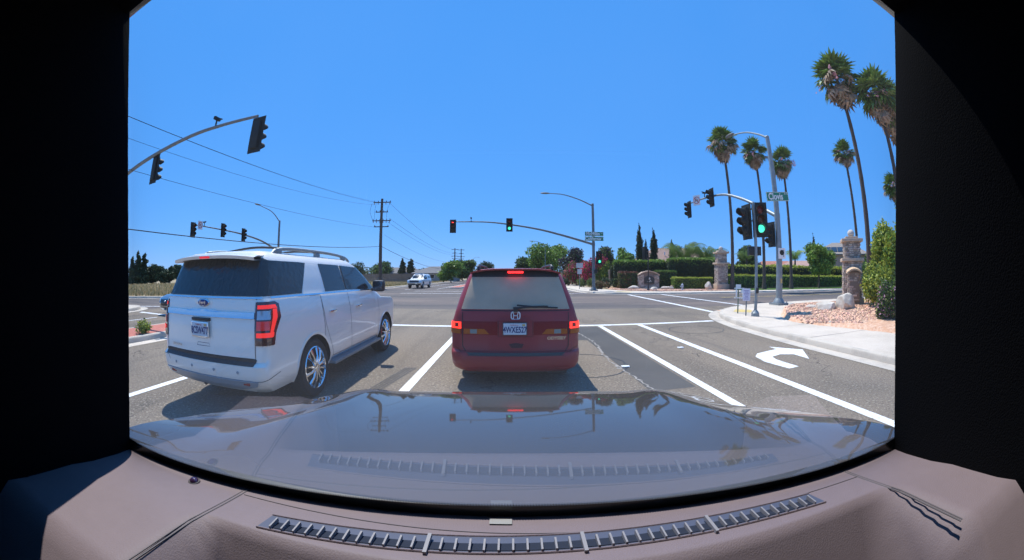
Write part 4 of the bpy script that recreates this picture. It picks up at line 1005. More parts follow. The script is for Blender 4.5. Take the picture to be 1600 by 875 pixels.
def plate(e, body, u, z, chars, w=.31, h=.155, frame=chrome, sticker=True, off=.022, tilt=0, red='California'):
    p = body.U(u, z); n = Vector((0, -1, 0)); du = (body.U(u + .05, z) - body.U(u - .05, z)).normalized(); rz = math.atan2(du.y, du.x)
    b = MB(); b.rbox(0, 0, 0, w + .025, .016, h + .025, .006); g = b.build('licence_plate', frame, e); g.location = p + Vector((0, -off, 0)); g.rotation_euler = (R(-tilt), 0, rz)
    b = MB(); b.rbox(0, -.009, 0, w, .006, h, .002); b.build('plate_face', mat('plate_white', (.62, .68, .72), .4), g, smooth=0)
    text('plate_lettering', chars, .118, mat('plate_blue', (.02, .04, .16), .5), g, Matrix.Translation((0, -.0135, -.014)) @ FACE_BACK, extrude=.001, sx=.66, bold=.003)
    text('plate_lettering', red, .030, mat('plate_red', (.5, .05, .06), .5), g, Matrix.Translation((-.01, -.0135, .055)) @ FACE_BACK, extrude=.0006)
    b = MB(); b.box(w * .38, -.0135, h * .35, .042, .002, .028); b.build('registration_sticker', yellow_pad, g, smooth=0); return g
def mirror(e, p, sg, m, glass=True, s=1.0):
    b = MB(); b.rbox(sg * .13 * s, 0, .04, .24 * s, .16 * s, .22 * s, .06 * s); b.rbox(sg * .0, .03, -.03, .12 * s, .07 * s, .06 * s, .02 * s); o = b.build('wing_mirror', m, e); o.location = p
    b = MB(); b.rbox(sg * .13 * s, -.083 * s, .045, .20 * s, .006, .17 * s, .002); b.build('mirror_glass', mat('mirror_face', (.08, .10, .12), .05, .9), o)

# ---- white full-size sport utility vehicle, left
suv_white = mat('white_car_paint', (.90, .83, .74), .32, coat=.8, spec=.5)
glass_dark = mat('tinted_glass', (.012, .016, .018), .06, spec=.7)
glass_rippled = mat('rippled_tint_film', (.016, .022, .024), .14, spec=.6, bump=.6, bscale=17)
SUV = Body([(.33, .90, .16, 5.15, .18, .5), (.42, .97, .05, 5.26, .18, .5), (.52, 1.0, .0, 5.33, .18, .5), (.66, 1.01, .0, 5.33, .18, .5), (.70, 1.01, .055, 5.32, .18, .5),
            (.95, 1.015, .08, 5.3, .17, .45), (1.08, 1.0, .09, 5.26, .17, .4), (1.14, .995, .10, 5.15, .17, .4), (1.19, .985, .11, 4.35, .17, .3), (1.27, .97, .12, 4.18, .16, .3), (1.36, .945, .13, 4.02, .16, .3), (1.40, .925, .15, 3.95, .16, .28),
            (1.60, .875, .22, 3.62, .2, .26), (1.80, .81, .30, 3.28, .2, .26), (1.87, .77, .33, 3.10, .2, .3), (1.915, .68, .40, 2.9, .2, .3), (1.94, .5, .6, 2.6, .2, .3)], 5.33, bow=.07)
suv = empty('parked_suv', 'white sport utility vehicle with a rippled dark rear window waiting in the left lane', 'car', (-3.56, 2.84, 0), R(2.0))
e = suv; B = SUV; B.mesh('body', suv_white, e, (1.22, 4.33), .46, trim_black)
wheels(e, (1.22, 4.33), .985, .405, .29)
B.poly('tailgate_window', [(-.84, 1.405), (.84, 1.405), (.77, 1.84), (-.77, 1.84)], glass_rippled, e, rows=14, cols=28, off=.006)
for sg in (-1, 1):
    fu = (lambda u, z, sg=sg: B.U(sg * u, z)); fs = (lambda y, z, sg=sg: B.S(y, z, sg))
    B.poly('side_window', [(.853, 1.405), (1.76, 1.405), (1.74, 1.80), (.785, 1.83)], glass_rippled if sg > 0 else glass_dark, e, fn=fu, rows=12, cols=20, off=.005, rim=.01)
    B.poly('side_window', [(1.72, 1.40), (2.42, 1.40), (2.37, 1.795), (1.69, 1.80)], glass_dark, e, fn=fs, rows=8, cols=12)
    B.poly('side_window', [(2.50, 1.40), (3.78, 1.36), (3.62, 1.56), (3.20, 1.775), (2.44, 1.795)], glass_dark, e, fn=fs, rows=10, cols=14)
    # roof rail with feet
    b = MB(); P = [Vector((sg * .67, y, z)) for y, z in [(.72, 1.90), (.85, 1.955), (1.3, 1.985), (2.3, 1.985), (2.9, 1.95), (3.1, 1.885)]]; b.tube(_cr(P, 5), .024, 8)
    rl = b.build('roof_rail', galv_light, e)
    for y in (.85, 1.9, 2.85): b = MB(); b.rbox(sg * .67, y, 1.93, .05, .14, .08, .015); b.build('rail_foot', galv_light, rl)
    # tail light: dark wrap-round housing, lit C inside
    o = B.poly('tail_light', [(.865, .885), (1.15, .885), (1.18, 1.00), (1.28, 1.17), (1.24, 1.315), (1.16, 1.345), (.865, 1.345)], mat('tail_smoked', (.06, .004, .006), .1, coat=1), e, fn=fu, rows=12, cols=14, off=.014, rim=.02)
    red_lit = mat('tail_red_lit', (.5, .02, .02), .3, emit=(1, .03, .015), estr=.55); red_dim = mat('tail_red_dim', (.42, .015, .015), .2, emit=(1, .03, .02), estr=.10, coat=1)
    B.poly('light_guide', [(.89, 1.27), (1.20, 1.27), (1.16, 1.31), (.89, 1.31)], red_lit, o, fn=fu, rows=3, cols=10, off=.021, rim=0)
    B.poly('light_guide', [(1.055, .99), (1.11, .99), (1.20, 1.17), (1.19, 1.265), (1.11, 1.265), (1.11, 1.17)], red_lit, o, fn=fu, rows=8, cols=6, off=.022, rim=0)
    B.poly('light_guide', [(.89, .97), (1.12, .97), (1.14, 1.02), (.89, 1.02)], red_lit, o, fn=fu, rows=3, cols=10, off=.0235, rim=0)
    B.poly('light_lens', [(.89, 1.045), (1.06, 1.045), (1.08, 1.14), (.89, 1.14)], red_dim, o, fn=fu, rows=3, cols=8, off=.020, rim=0)
    B.poly('light_lens', [(.89, 1.155), (1.07, 1.155), (1.07, 1.25), (.89, 1.25)], mat('clear_lens', (.45, .50, .55), .1, .4), o, fn=fu, rows=3, cols=8, off=.020, rim=0)
    b = MB()
    B.line(b, [(.95, 1.38), (1.52, 1.36), (1.52, .60)], .008, fn=fs); B.line(b, [(2.46, 1.37), (2.46, .46), (1.75, .46)], .008, fn=fs); B.line(b, [(2.46, .46), (3.80, .46), (3.86, .85), (3.86, 1.20)], .008, fn=fs)
    B.line(b, [(1.52, 1.36), (1.56, .95), (1.72, .62), (1.78, .46)], .008, fn=fs)
    B.line(b, [(2.46, 1.40), (2.43, 1.79)], .06, fn=fs, off=.007); b.build('panel_gap', black, e, smooth=0)
    b = MB(); B.line(b, [(.846, 1.405), (.777, 1.825)], .035, fn=fu, off=.004); b.build('window_seal', glass_dark, e)
    b = MB(); B.line(b, [(.36, 1.385), (3.85, 1.36)], .022, fn=fs, off=.009); b.build('window_trim', chrome, e)
    b = MB(); B.line(b, [(1.72, .42), (3.82, .42)], .05, fn=fs, off=.008); b.build('sill_trim', chrome, e)
    b = MB(); b.rbox(sg * .96, 2.77, .36, .18, 2.1, .05, .02); b.build('running_board', galv_light, e)
    for y in (1.78, 2.80):
        b = MB(); p = B.S(y, 1.12, sg); b.rbox(p.x + sg * .028, y, 1.12, .028, .2, .034, .012); b.rbox(p.x + sg * .010, y + .08, 1.12, .04, .04, .03, .01); b.rbox(p.x + sg * .010, y - .08, 1.12, .04, .04, .03, .01); b.build('door_handle', chrome, e)
    mirror(e, B.S(3.62, 1.36, sg) + Vector((sg * .03, 0, .03)), sg, trim_black)
    for y, rr in ((1.22, .46), (4.33, .46)):
        b = MB(); cz = .46 * .86; P = []
        for k in range(25):
            a = R(-8 + 196 * k / 24); yy, zz = y + math.cos(a) * (rr + .0), cz + math.sin(a) * (rr + .0)
            q0 = B.S(yy, max(zz, .34), sg); P.append([q0 + Vector((sg * .004, 0, 0)), Vector((q0.x + sg * .012, y + math.cos(a) * (rr + .03), cz + math.sin(a) * (rr + .03))), Vector((q0.x - sg * .02, y + math.cos(a) * (rr + .045), cz + math.sin(a) * (rr + .045)))])
        b.grid(P)
        b.build('wheel_arch', suv_white, e, smooth=60)
b = MB(); b.tube(_cr([Vector((-.67, 1.25, 1.985)), Vector((0, 1.22, 2.03)), Vector((.67, 1.25, 1.985))], 6), .017, 8); b.build('roof_crossbar', trim_black, e)
b = MB(); b.tube(_cr([Vector((-.67, 2.3, 1.985)), Vector((0, 2.27, 2.03)), Vector((.67, 2.3, 1.985))], 6), .017, 8); b.build('roof_crossbar', trim_black, e)
# rear spoiler over the window
b = MB(); P = []
for i in range(21):
    x = -.78 + i * .078; t = abs(x) / .78; y = .13 + .10 * t * t; z = 1.885 - .035 * t ** 3
    P.append([(x * .93, y + .42, z + .03), (x * .97, y + .1, z + .005), (x * .985, y, z - .02), (x * .985, y + .02, z - .055), (x * .96, y + .2, z - .04)])
b.grid(P); b.build('roof_spoiler', suv_white, e, smooth=60)
b = MB(); b.rbox(0, .145, 1.846, .19, .03, .022, .008); b.build('brake_light', mat('brake_red_lit', (.5, .01, .02), .3, emit=(1, .03, .04), estr=.5), e)
B.poly('chrome_band', [(-.855, 1.165), (.855, 1.165), (.855, 1.235), (.30, 1.235), (.22, 1.25), (-.22, 1.25), (-.30, 1.235), (-.855, 1.235)], mat('satin_chrome', (.60, .64, .70), .18, .9), e, rows=6, cols=24, off=.018, rim=.02)
b = MB(); B.line(b, [(-.93, 1.385), (.93, 1.385)], .018, off=.01); b.build('window_trim', chrome, e)
B.poly('bumper_step', [(-.85, .665), (.85, .665), (.88, .735), (-.88, .735)], trim_black, e, rows=4, cols=24, off=.012, rim=.03)
B.poly('lower_bumper_trim', [(-.86, .44), (-.55, .37), (.55, .37), (.86, .44), (.93, .555), (.62, .50), (-.62, .50), (-.93, .555)][:4] + [(.90, .50), (-.90, .50)], mat('silver_plastic', (.42, .44, .47), .35, .3), e, rows=6, cols=24, off=.014, rim=.03)
b = MB(); B.line(b, [(-.965, .66), (-.80, .66), (-.76, .60)], .006); B.line(b, [(-.862, 1.38), (-.862, .74), (.862, .74), (.862, 1.38)], .009)
B.line(b, [(-1.3, .60), (-.95, .60)], .006); B.line(b, [(1.3, .56), (.95, .50), (-.95, .50), (-1.3, .56)], .007); b.build('panel_gap', black, e, smooth=0)
for u in (-.6, -.22, .22, .62):
    b = MB(); p = B.U(u, .585); b.lathe([(.018, 0), (.018, .006), (0, .008)], 12, Matrix.Translation(p + Vector((0, -.002, 0))) @ Matrix.Rotation(R(90), 4, 'X')); b.build('parking_sensor', mat('sensor_grey', (.35, .36, .38), .5), e)
for u in (-.72, .72):
    b = MB(); p = B.U(u, .46); b.rbox(p.x, p.y - .016, p.z, .10, .01, .035, .004); b.build('reflector', mat('reflector_red', (.3, .02, .02), .2), e)
# badge: blue oval with chrome rim
p = B.U(0, 1.345); b = MB(); b.sphere((0, 0, 0), .115, 8, 1, .12, .42); o = b.build('badge', chrome, e); o.location = p + Vector((0, -.012, -.02))
b = MB(); b.sphere((0, -.006, 0), .102, 8, 1, .12, .38); b.build('badge_face', mat('badge_blue', (.01, .03, .16), .25), o)
text('badge_lettering', 'Ford', .06, chrome, o, Matrix.Translation((0, -.02, .0)) @ FACE_BACK @ Matrix.Shear('XY', 4, (.25, 0)) if False else Matrix.Translation((0, -.02, .0)) @ FACE_BACK, extrude=.001)
b = MB(); b.rbox(0, 0, 0, .36, .03, .09, .02); o = b.build('emblem_mount', suv_white, e); o.location = p + Vector((0, .012, -.02))
plate(e, B, -.03, 1.02, '8CSW477', off=.03); b = MB(); b.rbox(-.03, B.U(0, 1.13).y - .012, 1.135, .34, .05, .035, .012); b.build('plate_lamp_housing', trim_black, e)
b = MB(); B.line(b, [(-.13, .83), (.13, .83), (.11, .865), (-.11, .865)], .007, closed=True);  b.build('recess_shade', mat('recess_shadow', (.2, .21, .23), .5), e, smooth=0)  # grey outline stands in for shade along the recess edge
text('badge_lettering', 'EXPEDITION', .042, chrome, e, Matrix.Translation(B.U(-.60, .80) + Vector((0, -.008, 0))) @ Matrix.Rotation(R(-5), 4, 'Z') @ FACE_BACK, extrude=.002)
b = MB(); b.box(0, 2.6, .42, 1.5, 4.6, .16); b.tube([(.55, .2, .36), (.55, .9, .36)], .04, 10); b.tube([(-.1, .1, .36), (-.1, .5, .4)], .03, 8); b.build('underbody', trim_black, e)
B.poly('windshield', [(-.74, 1.25), (.74, 1.25), (.62, 1.80), (-.62, 1.80)], glass_dark, e, fn=B.Fr, rows=6, cols=10)

# ---- maroon minivan ahead
van_red = mat('maroon_car_paint', (.30, .026, .032), .42, coat=.25, spec=.4, var=.10, vscale=1.2, rvar=.12)
dusty = mat('dusty_rear_glass', (.52, .385, .27), .95, var=.12, vscale=1.5, spec=.15, coat=.0)
VAN = Body([(.24, .86, .10, 5.0, .25, .5), (.29, .925, .03, 5.05, .26, .5), (.36, .955, .0, 5.1, .27, .5), (.50, .965, .0, 5.1, .27, .5), (.535, .965, .015, 5.1, .27, .5), (.56, .962, .07, 5.1, .26, .5), (.68, .960, .085, 5.08, .25, .45),
            (.86, .955, .095, 5.02, .24, .4), (.94, .945, .10, 4.95, .23, .4), (1.00, .93, .11, 4.4, .22, .3), (1.12, .895, .13, 4.25, .21, .3), (1.30, .84, .20, 3.9, .2, .3), (1.50, .765, .29, 3.45, .19, .3), (1.62, .715, .35, 3.1, .19, .3),
            (1.68, .67, .38, 2.9, .19, .3), (1.715, .58, .45, 2.7, .18, .3), (1.735, .40, .6, 2.5, .18, .25)], 5.1, bow=.06)
van = empty('minivan', 'maroon minivan with a dusty rear window stopped straight ahead with brake lights on', 'car', (.05, 4.82, 0), R(0))
e = van; B = VAN; B.mesh('body', van_red, e, (1.05, 4.1), .37, trim_black); wheels(e, (1.05, 4.1), .90, .33, .20, .22, 'plain')
B.poly('tailgate_window', [(-.80, 1.145), (.80, 1.145), (.66, 1.615), (-.66, 1.615)], dusty, e, rows=12, cols=26, off=.005)
o = B.poly('spoiler_shade', [(-.665, 1.60), (.665, 1.60), (.655, 1.69), (-.655, 1.69)], mat('spoiler_shadow', (.02, .03, .035), .4), e, rows=3, cols=20, off=.009)  # dark strip painted as the shade under the spoiler
b = MB(); P = []
for i in range(25):
    x = -.67 + i * .67 / 12; t = abs(x) / .67; y = .24 + .10 * t ** 2.2; z = 1.735 - .055 * t ** 4
    P.append([(x * .90, y + .45, z + .0), (x * .96, y + .12, z - .004), (x, y, z - .012), (x, y + .006, z - .03), (x * .98, y + .13, z - .035)])
b.grid(P); b.build('roof_spoiler', van_red, e, smooth=60)
b = MB(); b.rbox(.0, .285, 1.672, .23, .05, .03, .01); b.build('brake_light', mat('brake_red_strong', (.5, .01, .01), .3, emit=(1, .02, .02), estr=2.2), e)
for sg in (-1, 1):
    fu = (lambda u, z, sg=sg: B.U(sg * u, z)); fs = (lambda y, z, sg=sg: B.S(y, z, sg))
    red_l = mat('van_red_lens', (.22, .006, .010), .35, spec=.25); amb = mat('van_amber_lens', (.45, .10, .008), .35, spec=.25)
    o = B.poly('tail_light', [(.785, .79), (1.12, .79), (1.14, .965), (.785, .965)], red_l, e, fn=fu, rows=6, cols=12, off=.010, rim=.02)
    B.poly('lit_section', [(.79, .868), (1.08, .868), (1.08, .962), (.79, .962)], mat('van_brake_lit', (.5, .01, .01), .3, emit=(1, .03, .015), estr=1.7), o, fn=fu, rows=4, cols=8, off=.016, rim=0)
    B.poly('lens_centre', [(.83, .892), (.895, .892), (.895, .945), (.83, .945)], mat('van_red_dark', (.25, .01, .01), .2), o, fn=fu, rows=2, cols=3, off=.020, rim=0)
    B.poly('amber_section', [(.80, .795), (1.08, .795), (1.08, .862), (.80, .862)], amb, o, fn=fu, rows=3, cols=8, off=.016, rim=0)
    o = B.poly('tailgate_lens', [(.26, .785), (.765, .785), (.765, .975), (.26, .975)], red_l, e, fn=fu, rows=6, cols=14, off=.008, rim=.015)
    B.poly('amber_section', [(.38, .795), (.755, .795), (.755, .868), (.45, .868)], amb, o, fn=fu, rows=4, cols=8, off=.013, rim=0)
    B.poly('reverse_lamp', [(.56, .802), (.66, .802), (.66, .862), (.56, .862)], mat('van_clear_lens', (.22, .24, .22), .15), o, fn=fu, rows=2, cols=4, off=.017, rim=0)
    B.poly('side_window', [(.42, 1.15), (1.55, 1.13), (1.50, 1.56), (.60, 1.58)], glass_dark, e, fn=fs, rows=6, cols=12)
    B.poly('side_window', [(1.62, 1.13), (2.75, 1.11), (2.68, 1.56), (1.58, 1.56)], glass_dark, e, fn=fs, rows=6, cols=12)
    B.poly('side_window', [(2.83, 1.11), (3.95, 1.08), (3.3, 1.52), (2.76, 1.56)], glass_dark, e, fn=fs, rows=6, cols=12)
    b = MB(); B.line(b, [(2.79, 1.09), (2.79, .36), (4.0, .36)], .008, fn=fs); B.line(b, [(1.58, 1.09), (1.58, .5)], .008, fn=fs); B.line(b, [(.3, .98), (2.78, .98)], .012, fn=fs); b.build('panel_gap', black, e, smooth=0)
    mirror(e, B.S(3.75, 1.12, sg) + Vector((sg * .02, 0, .02)), sg, van_red, s=.9)
    b = MB(); P = [Vector((sg * .56, y, z)) for y, z in [(.50, 1.71), (.58, 1.765), (.8, 1.785), (2.2, 1.785), (2.5, 1.72)]]; b.tube(_cr(P, 5), .02, 8); b.rbox(sg * .56, .58, 1.745, .045, .16, .05, .015); b.build('roof_rail', trim_black, e)
    b = MB(); b.rbox(sg * .62, .3, .22, .30, .05, .12, .02); b.build('mud_flap', trim_black, e)
b = MB(); B.line(b, [(-.775, 1.10), (-.775, .62), (-.70, .50), (.70, .50), (.775, .62), (.775, 1.10)], .011, off=.004); B.line(b, [(-.80, 1.125), (.80, 1.125)], .012); B.line(b, [(-.25, 1.0), (-.25, .76), (.25, .76), (.25, 1.0)], .006)
B.line(b, [(-1.0, .60), (-.86, .585), (-.79, .535)], .006); B.line(b, [(1.0, .60), (.86, .585), (.79, .535)], .006); b.build('panel_gap', black, e, smooth=0)
B.poly('bumper_step', [(-.66, .497), (.66, .497), (.72, .535), (-.72, .535)], mat('weathered_black', (.03, .035, .035), .5), e, rows=3, cols=20, off=.010, rim=.05)
B.poly('recess_shade', [(-.06, .60), (.09, .60), (.12, .655), (.0, .675), (-.10, .655)], mat('maroon_shaded', (.05, .006, .012), .5), e, rows=4, cols=8, off=.003, rim=0)  # flat darker patch, the recess shade is put into its colour
B.poly('garnish', [(-.255, .985), (.255, .985), (.26, 1.005), (-.26, 1.005)], van_red, e, rows=2, cols=10, off=.018, rim=.02)
g = plate(e, B, -.01, .875, '4WXE527', frame=mat('plate_frame_dark', (.06, .05, .06), .4), w=.32, h=.16)
o = text('badge_lettering', 'ODYSSEY', .062, chrome, e, Matrix.Translation(B.U(.60, .735) + Vector((0, -.006, 0))) @ Matrix.Rotation(R(3), 4, 'Z') @ FACE_BACK, extrude=.003, sx=1.05, bold=.001)
# emblem: chrome ring with an H
p = B.U(0, 1.06) + Vector((.0, -.014, 0)); b = MB()
sq = [(.062 * (abs(math.cos(a)) ** .6) * (1 if math.cos(a) > 0 else -1), .055 * (abs(math.sin(a)) ** .6) * (1 if math.sin(a) > 0 else -1)) for a in [2 * PI * i / 28 for i in range(28)]]
ring = [Vector((x * 1.0, 0, z)) for x, z in sq]; b.tube(ring + [ring[0]], .009, 6); b.tube([(-.036, 0, .045), (-.026, 0, 0), (-.032, 0, -.045)], .007, 6); b.tube([(.036, 0, .045), (.026, 0, 0), (.032, 0, -.045)], .007, 6); b.tube([(-.027, 0, 0), (.027, 0, 0)], .007, 6)
o = b.build('badge', mat('badge_silver', (.75, .75, .76), .3, .3), e); o.location = p
# rear wiper parked across the glass
b = MB(); b.rbox(0, -.03, 1.135, .07, .06, .07, .015); b.tube([(0, -.05, 1.15), (.12, -.03, 1.165), (.36, .02, 1.175)], [.02, .014, .009], 8); b.tube([(.02, -.01, 1.195), (.30, .02, 1.165), (.60, .055, 1.15)], .012, 6)
b.box(.31, .02, 1.168, .30, .02, .03, R(5)); o = b.build('rear_wiper', trim_black, e); o.location = (0, .11, .015)
b = MB(); b.box(0, 2.5, .28, 1.5, 4.4, .14); b.tube([(.5, .15, .24), (.5, .7, .26)], .03, 8); b.build('underbody', trim_black, e)
B.poly('windshield', [(-.70, 1.05), (.70, 1.05), (.55, 1.6), (-.55, 1.6)], glass_dark, e, fn=B.Fr, rows=6, cols=10)

# ---- white pickup with a canopy, coming the other way
TR = Body([(.42, .90, .15, 5.7, .15, .25), (.55, .98, .02, 5.82, .15, .28), (.80, 1.0, .0, 5.85, .15, .28), (1.02, .99, .0, 5.8, .15, .25), (1.12, .97, .0, 5.7, .15, .25), (1.17, .95, .0, 4.55, .15, .2), (1.25, .93, .01, 4.35, .15, .2), (1.62, .80, .08, 3.75, .2, .2), (1.80, .72, .14, 3.45, .2, .2), (1.88, .58, .25, 3.3, .2, .2)], 5.85, bow=.03, fbow=.08)
e = empty('pickup_truck', 'white pickup truck with a canopy approaching on the far side of the crossing', 'pickup', (-12.4, 49.2, 0), R(180)); B = TR
tw = mat('truck_white', (.74, .74, .74), .35, coat=.8); B.mesh('body', tw, e, (1.15, 4.85), .50, trim_black); wheels(e, (1.15, 4.85), .96, .43, .24, .26, 'plain')
B.poly('windshield', [(-.74, 1.27), (.74, 1.27), (.62, 1.72), (-.62, 1.72)], glass_dark, e, fn=B.Fr, rows=6, cols=10)
B.poly('grille', [(-.62, .80), (.62, .80), (.66, 1.06), (-.66, 1.06)], mat('grille_dark', (.03, .03, .035), .3), e, fn=B.Fr, rows=4, cols=10, off=.015)
B.poly('chrome_bumper', [(-.95, .60), (.95, .60), (.95, .76), (-.95, .76)], mat('bumper_chrome', (.55, .62, .66), .15, 1.0), e, fn=B.Fr, rows=4, cols=16, off=.05, rim=.06)
B.poly('lower_valance', [(-.85, .44), (.85, .44), (.9, .58), (-.9, .58)], trim_black, e, fn=B.Fr, rows=3, cols=12, off=.02)
for sg in (-1, 1):
    fs = (lambda y, z, sg=sg: B.S(y, z, sg)); ff = (lambda u, z, sg=sg: B.Fr(sg * u, z))
    B.poly('headlight', [(.68, .86), (.98, .86), (1.0, 1.06), (.68, 1.06)], mat('headlight_clear', (.7, .72, .74), .1, .3), e, fn=ff, rows=4, cols=6, off=.018)
    B.poly('side_window', [(2.35, 1.27), (3.35, 1.27), (3.28, 1.68), (2.38, 1.70)], glass_dark, e, fn=fs); B.poly('side_window', [(3.42, 1.27), (4.25, 1.24), (3.75, 1.62), (3.38, 1.68)], glass_dark, e, fn=fs)
    B.poly('canopy_window', [(.35, 1.32), (2.0, 1.32), (1.95, 1.62), (.45, 1.62)], glass_dark, e, fn=fs)
    mirror(e, B.S(4.1, 1.25, sg) + Vector((sg * .05, 0, .03)), sg, trim_black, s=1.15)
    b = MB(); B.line(b, [(3.38, 1.25), (3.38, .55), (4.3, .55), (4.36, 1.1)], .012, fn=fs); B.line(b, [(2.25, 1.75), (2.25, .55), (3.38, .55)], .012, fn=fs); b.build('panel_gap', black, e, smooth=0)
b = MB(); b.box(0, 2.9, .48, 1.5, 4.8, .15); b.build('underbody', trim_black, e); b = MB(); b.rbox(0, 3.0, 1.91, 1.1, .9, .08, .03); b.build('roof_visor', tw, e)

# ---- dark sedan beyond the median, mostly hidden by the white car
SD = Body([(.22, .80, .1, 4.6, .25, .35), (.35, .88, .02, 4.72, .28, .45), (.55, .90, .0, 4.75, .28, .5), (.75, .89, .03, 4.65, .28, .5), (.86, .87, .07, 4.3, .28, .45), (.93, .84, .12, 3.7, .25, .4), (.98, .80, .6, 3.3, .25, .3), (1.25, .66, 1.1, 2.75, .25, .3), (1.40, .55, 1.4, 2.4, .25, .3), (1.44, .40, 1.6, 2.2, .2, .2)], 4.75)
e = empty('sedan', 'dark grey sedan behind the white car, only its nose showing past the red median', 'car', (-14.5, 14.3, 0), R(180)); B = SD
B.mesh('body', mat('dark_grey_paint', (.06, .062, .072), .25, coat=1), e, (.95, 3.75), .36, trim_black); wheels(e, (.95, 3.75), .85, .32, .2, .2, 'plain')
B.poly('windshield', [(-.62, 1.0), (.62, 1.0), (.5, 1.36), (-.5, 1.36)], glass_dark, e, fn=B.Fr)
B.poly('grille', [(-.40, .42), (.40, .42), (.46, .70), (-.46, .70)], mat('grille_mesh', (.02, .02, .022), .3), e, fn=B.Fr, off=.012); b = MB(); B.line(b, [(-.46, .71), (.46, .71), (.40, .41), (-.40, .41)], .03, fn=B.Fr, off=.018, closed=True); b.build('grille_trim', chrome, e)
b = MB(); b.sphere((0, 0, 0), .07, 6, 1, .2, .8); o = b.build('badge', chrome, e); o.location = B.Fr(0, .62) + Vector((0, .02, 0))
for sg in (-1, 1):
    fs = (lambda y, z, sg=sg: B.S(y, z, sg)); ff = (lambda u, z, sg=sg: B.Fr(sg * u, z))
    B.poly('headlight', [(.48, .62), (.95, .66), (.95, .78), (.50, .75)], mat('headlight_clear', (.7, .72, .74), .1), e, fn=ff, off=.012)
    B.poly('side_window', [(1.45, .99), (3.2, .99), (2.8, 1.28), (1.6, 1.30)], glass_dark, e, fn=fs); mirror(e, B.S(3.05, .98, sg), sg, trim_black, s=.7)
b = MB(); b.box(0, 2.4, .26, 1.4, 4.2, .1); b.build('underbody', trim_black, e)

# ------------------------------------------------------------------ houses, fences
def house(label, x, y, rz, w, d, hw, hr, roof_m, wall_m=wall_tan, z=.14, group=None, extras=(), hip=True):
    e = empty('house', label, 'house', (x, y, z), rz, group); b = MB(); b.box(0, 0, hw / 2, w, d, hw); b.build('wall', wall_m, e, smooth=0)
    o_ = .5; b = MB(); hx, hy = w / 2 + o_, d / 2 + o_; rx = hx - hy * .85 if hip else hx; rx = max(rx, .3)
    V = [(-hx, -hy, hw), (hx, -hy, hw), (hx, hy, hw), (-hx, hy, hw), (-rx, 0, hw + hr), (rx, 0, hw + hr), (-hx, -hy, hw - .18), (hx, -hy, hw - .18), (hx, hy, hw - .18), (-hx, hy, hw - .18)]
    b.add(V, [(0, 1, 5, 4), (2, 3, 4, 5), (1, 2, 5), (3, 0, 4), (6, 7, 1, 0), (7, 8, 2, 1), (8, 9, 3, 2), (9, 6, 0, 3), (9, 8, 7, 6)]); rf = b.build('roof', roof_m, e, smooth=0)
    for k, ex in enumerate(extras):
        if ex == 'vents':
            for j in range(5):
                b = MB(); b.lathe([(.09, 0), (.09, .45), (.14, .46), (.14, .5), (0, .52)], 8, Matrix.Translation((-w * .3 + j * w * .13, -d * .22 - (j % 2) * .8, hw + hr * .5))); b.build('roof_vent', white_p, rf)
        if ex == 'chimney': b = MB(); b.rbox(w * .2, 0, hw + hr, .9, .9, 1.6, .05); b.build('chimney', wall_m, rf)
        if ex == 'solar':
            b = MB(); s = hr / hy
            for j in range(4):
                x0 = -w * .3 + j * 1.3; b.add([(x0, -hy * .85, hw + hr * .15 + .1), (x0 + 1.2, -hy * .85, hw + hr * .15 + .1), (x0 + 1.2, -hy * .45, hw + hr * .55 + .1), (x0, -hy * .45, hw + hr * .55 + .1)], [(0, 1, 2, 3)])
            b.build('solar_panel', win_dark, rf, smooth=0)
    k = max(2, int(w / 4))
    for j in range(k):
        b = MB(); xx = -w / 2 + (j + .5) * w / k; b.box(xx, -d / 2 - .02, hw * .58, 1.3, .08, 1.2); f = b.build('window_frame', white_p, e, smooth=0)
        b = MB(); b.box(xx, -d / 2 - .07, hw * .58, 1.14, .03, 1.04); b.build('pane', win_dark, f, smooth=0)
    return e
house('low house with a plain grey roof behind the dry field, left of the white truck', -35, 108, R(10), 15, 9, 2.3, 1.9, roof_grey, wall_grey, extras=('chimney',))
house('low grey-brown hip roofed house right behind the white truck', -22.5, 104, R(-6), 12, 9, 2.3, 2.0, roof_grey, wall_grey)
house('house with brown tiled roof and white vent pipes behind the cypresses', 26.5, 53, R(-10), 15, 9, 3.4, 2.6, roof_brown, extras=('vents',))
house('house with a reddish tiled roof behind the hedge, between two tall palms', 51, 55, R(-42), 13, 9, 2.6, 1.9, roof_red)
house('wide low house with a pinkish roof behind the small palm', 53, 48, R(-46), 13, 8, 2.4, 2.0, mat('pinkish_tiles', (.40, .25, .20), .9, var=.15, vscale=6, bump=.4), extras=())
house('two storey tan house with grey tiled roof and solar panels', 62, 46, R(-50), 11, 9, 5.6, 2.4, mat('grey_tan_tiles', (.26, .22, .19), .9, var=.15, vscale=6, bump=.4), extras=('solar',))
def fence(label, pts, h, m=fence_m):
    e = empty('wooden_fence', label, 'fence', (*pts[0], .14)); b = MB(); p = MB(); rg = random.Random(4)
    for i in range(len(pts) - 1):
        a, c = Vector(pts[i]), Vector(pts[i + 1]); L = (c - a).length; n = int(L / .30); ang = math.atan2(c.y - a.y, c.x - a.x)
        for j in range(n):
            q = a.lerp(c, (j + .5) / n) - Vector(pts[0]); hh = h * rg.uniform(.975, 1.02); b.box(q.x, q.y, hh / 2, .27, .03, hh, ang)
        for j in range(int(L / 2.6) + 1):
            q = a.lerp(c, min(1, j * 2.6 / L)) - Vector(pts[0]); p = MB(); p.box(q.x + .05, q.y + .05, h / 2, .12, .12, h * 1.03, ang); p.build('fence_post', m, e, smooth=0)
    b.build('fence_board', m, e, smooth=0); return e
fence('long weathered board fence behind the dry field on the left', [(-75, 84), (-45, 82), (-24, 80), (-19.5, 79)], 2.0)
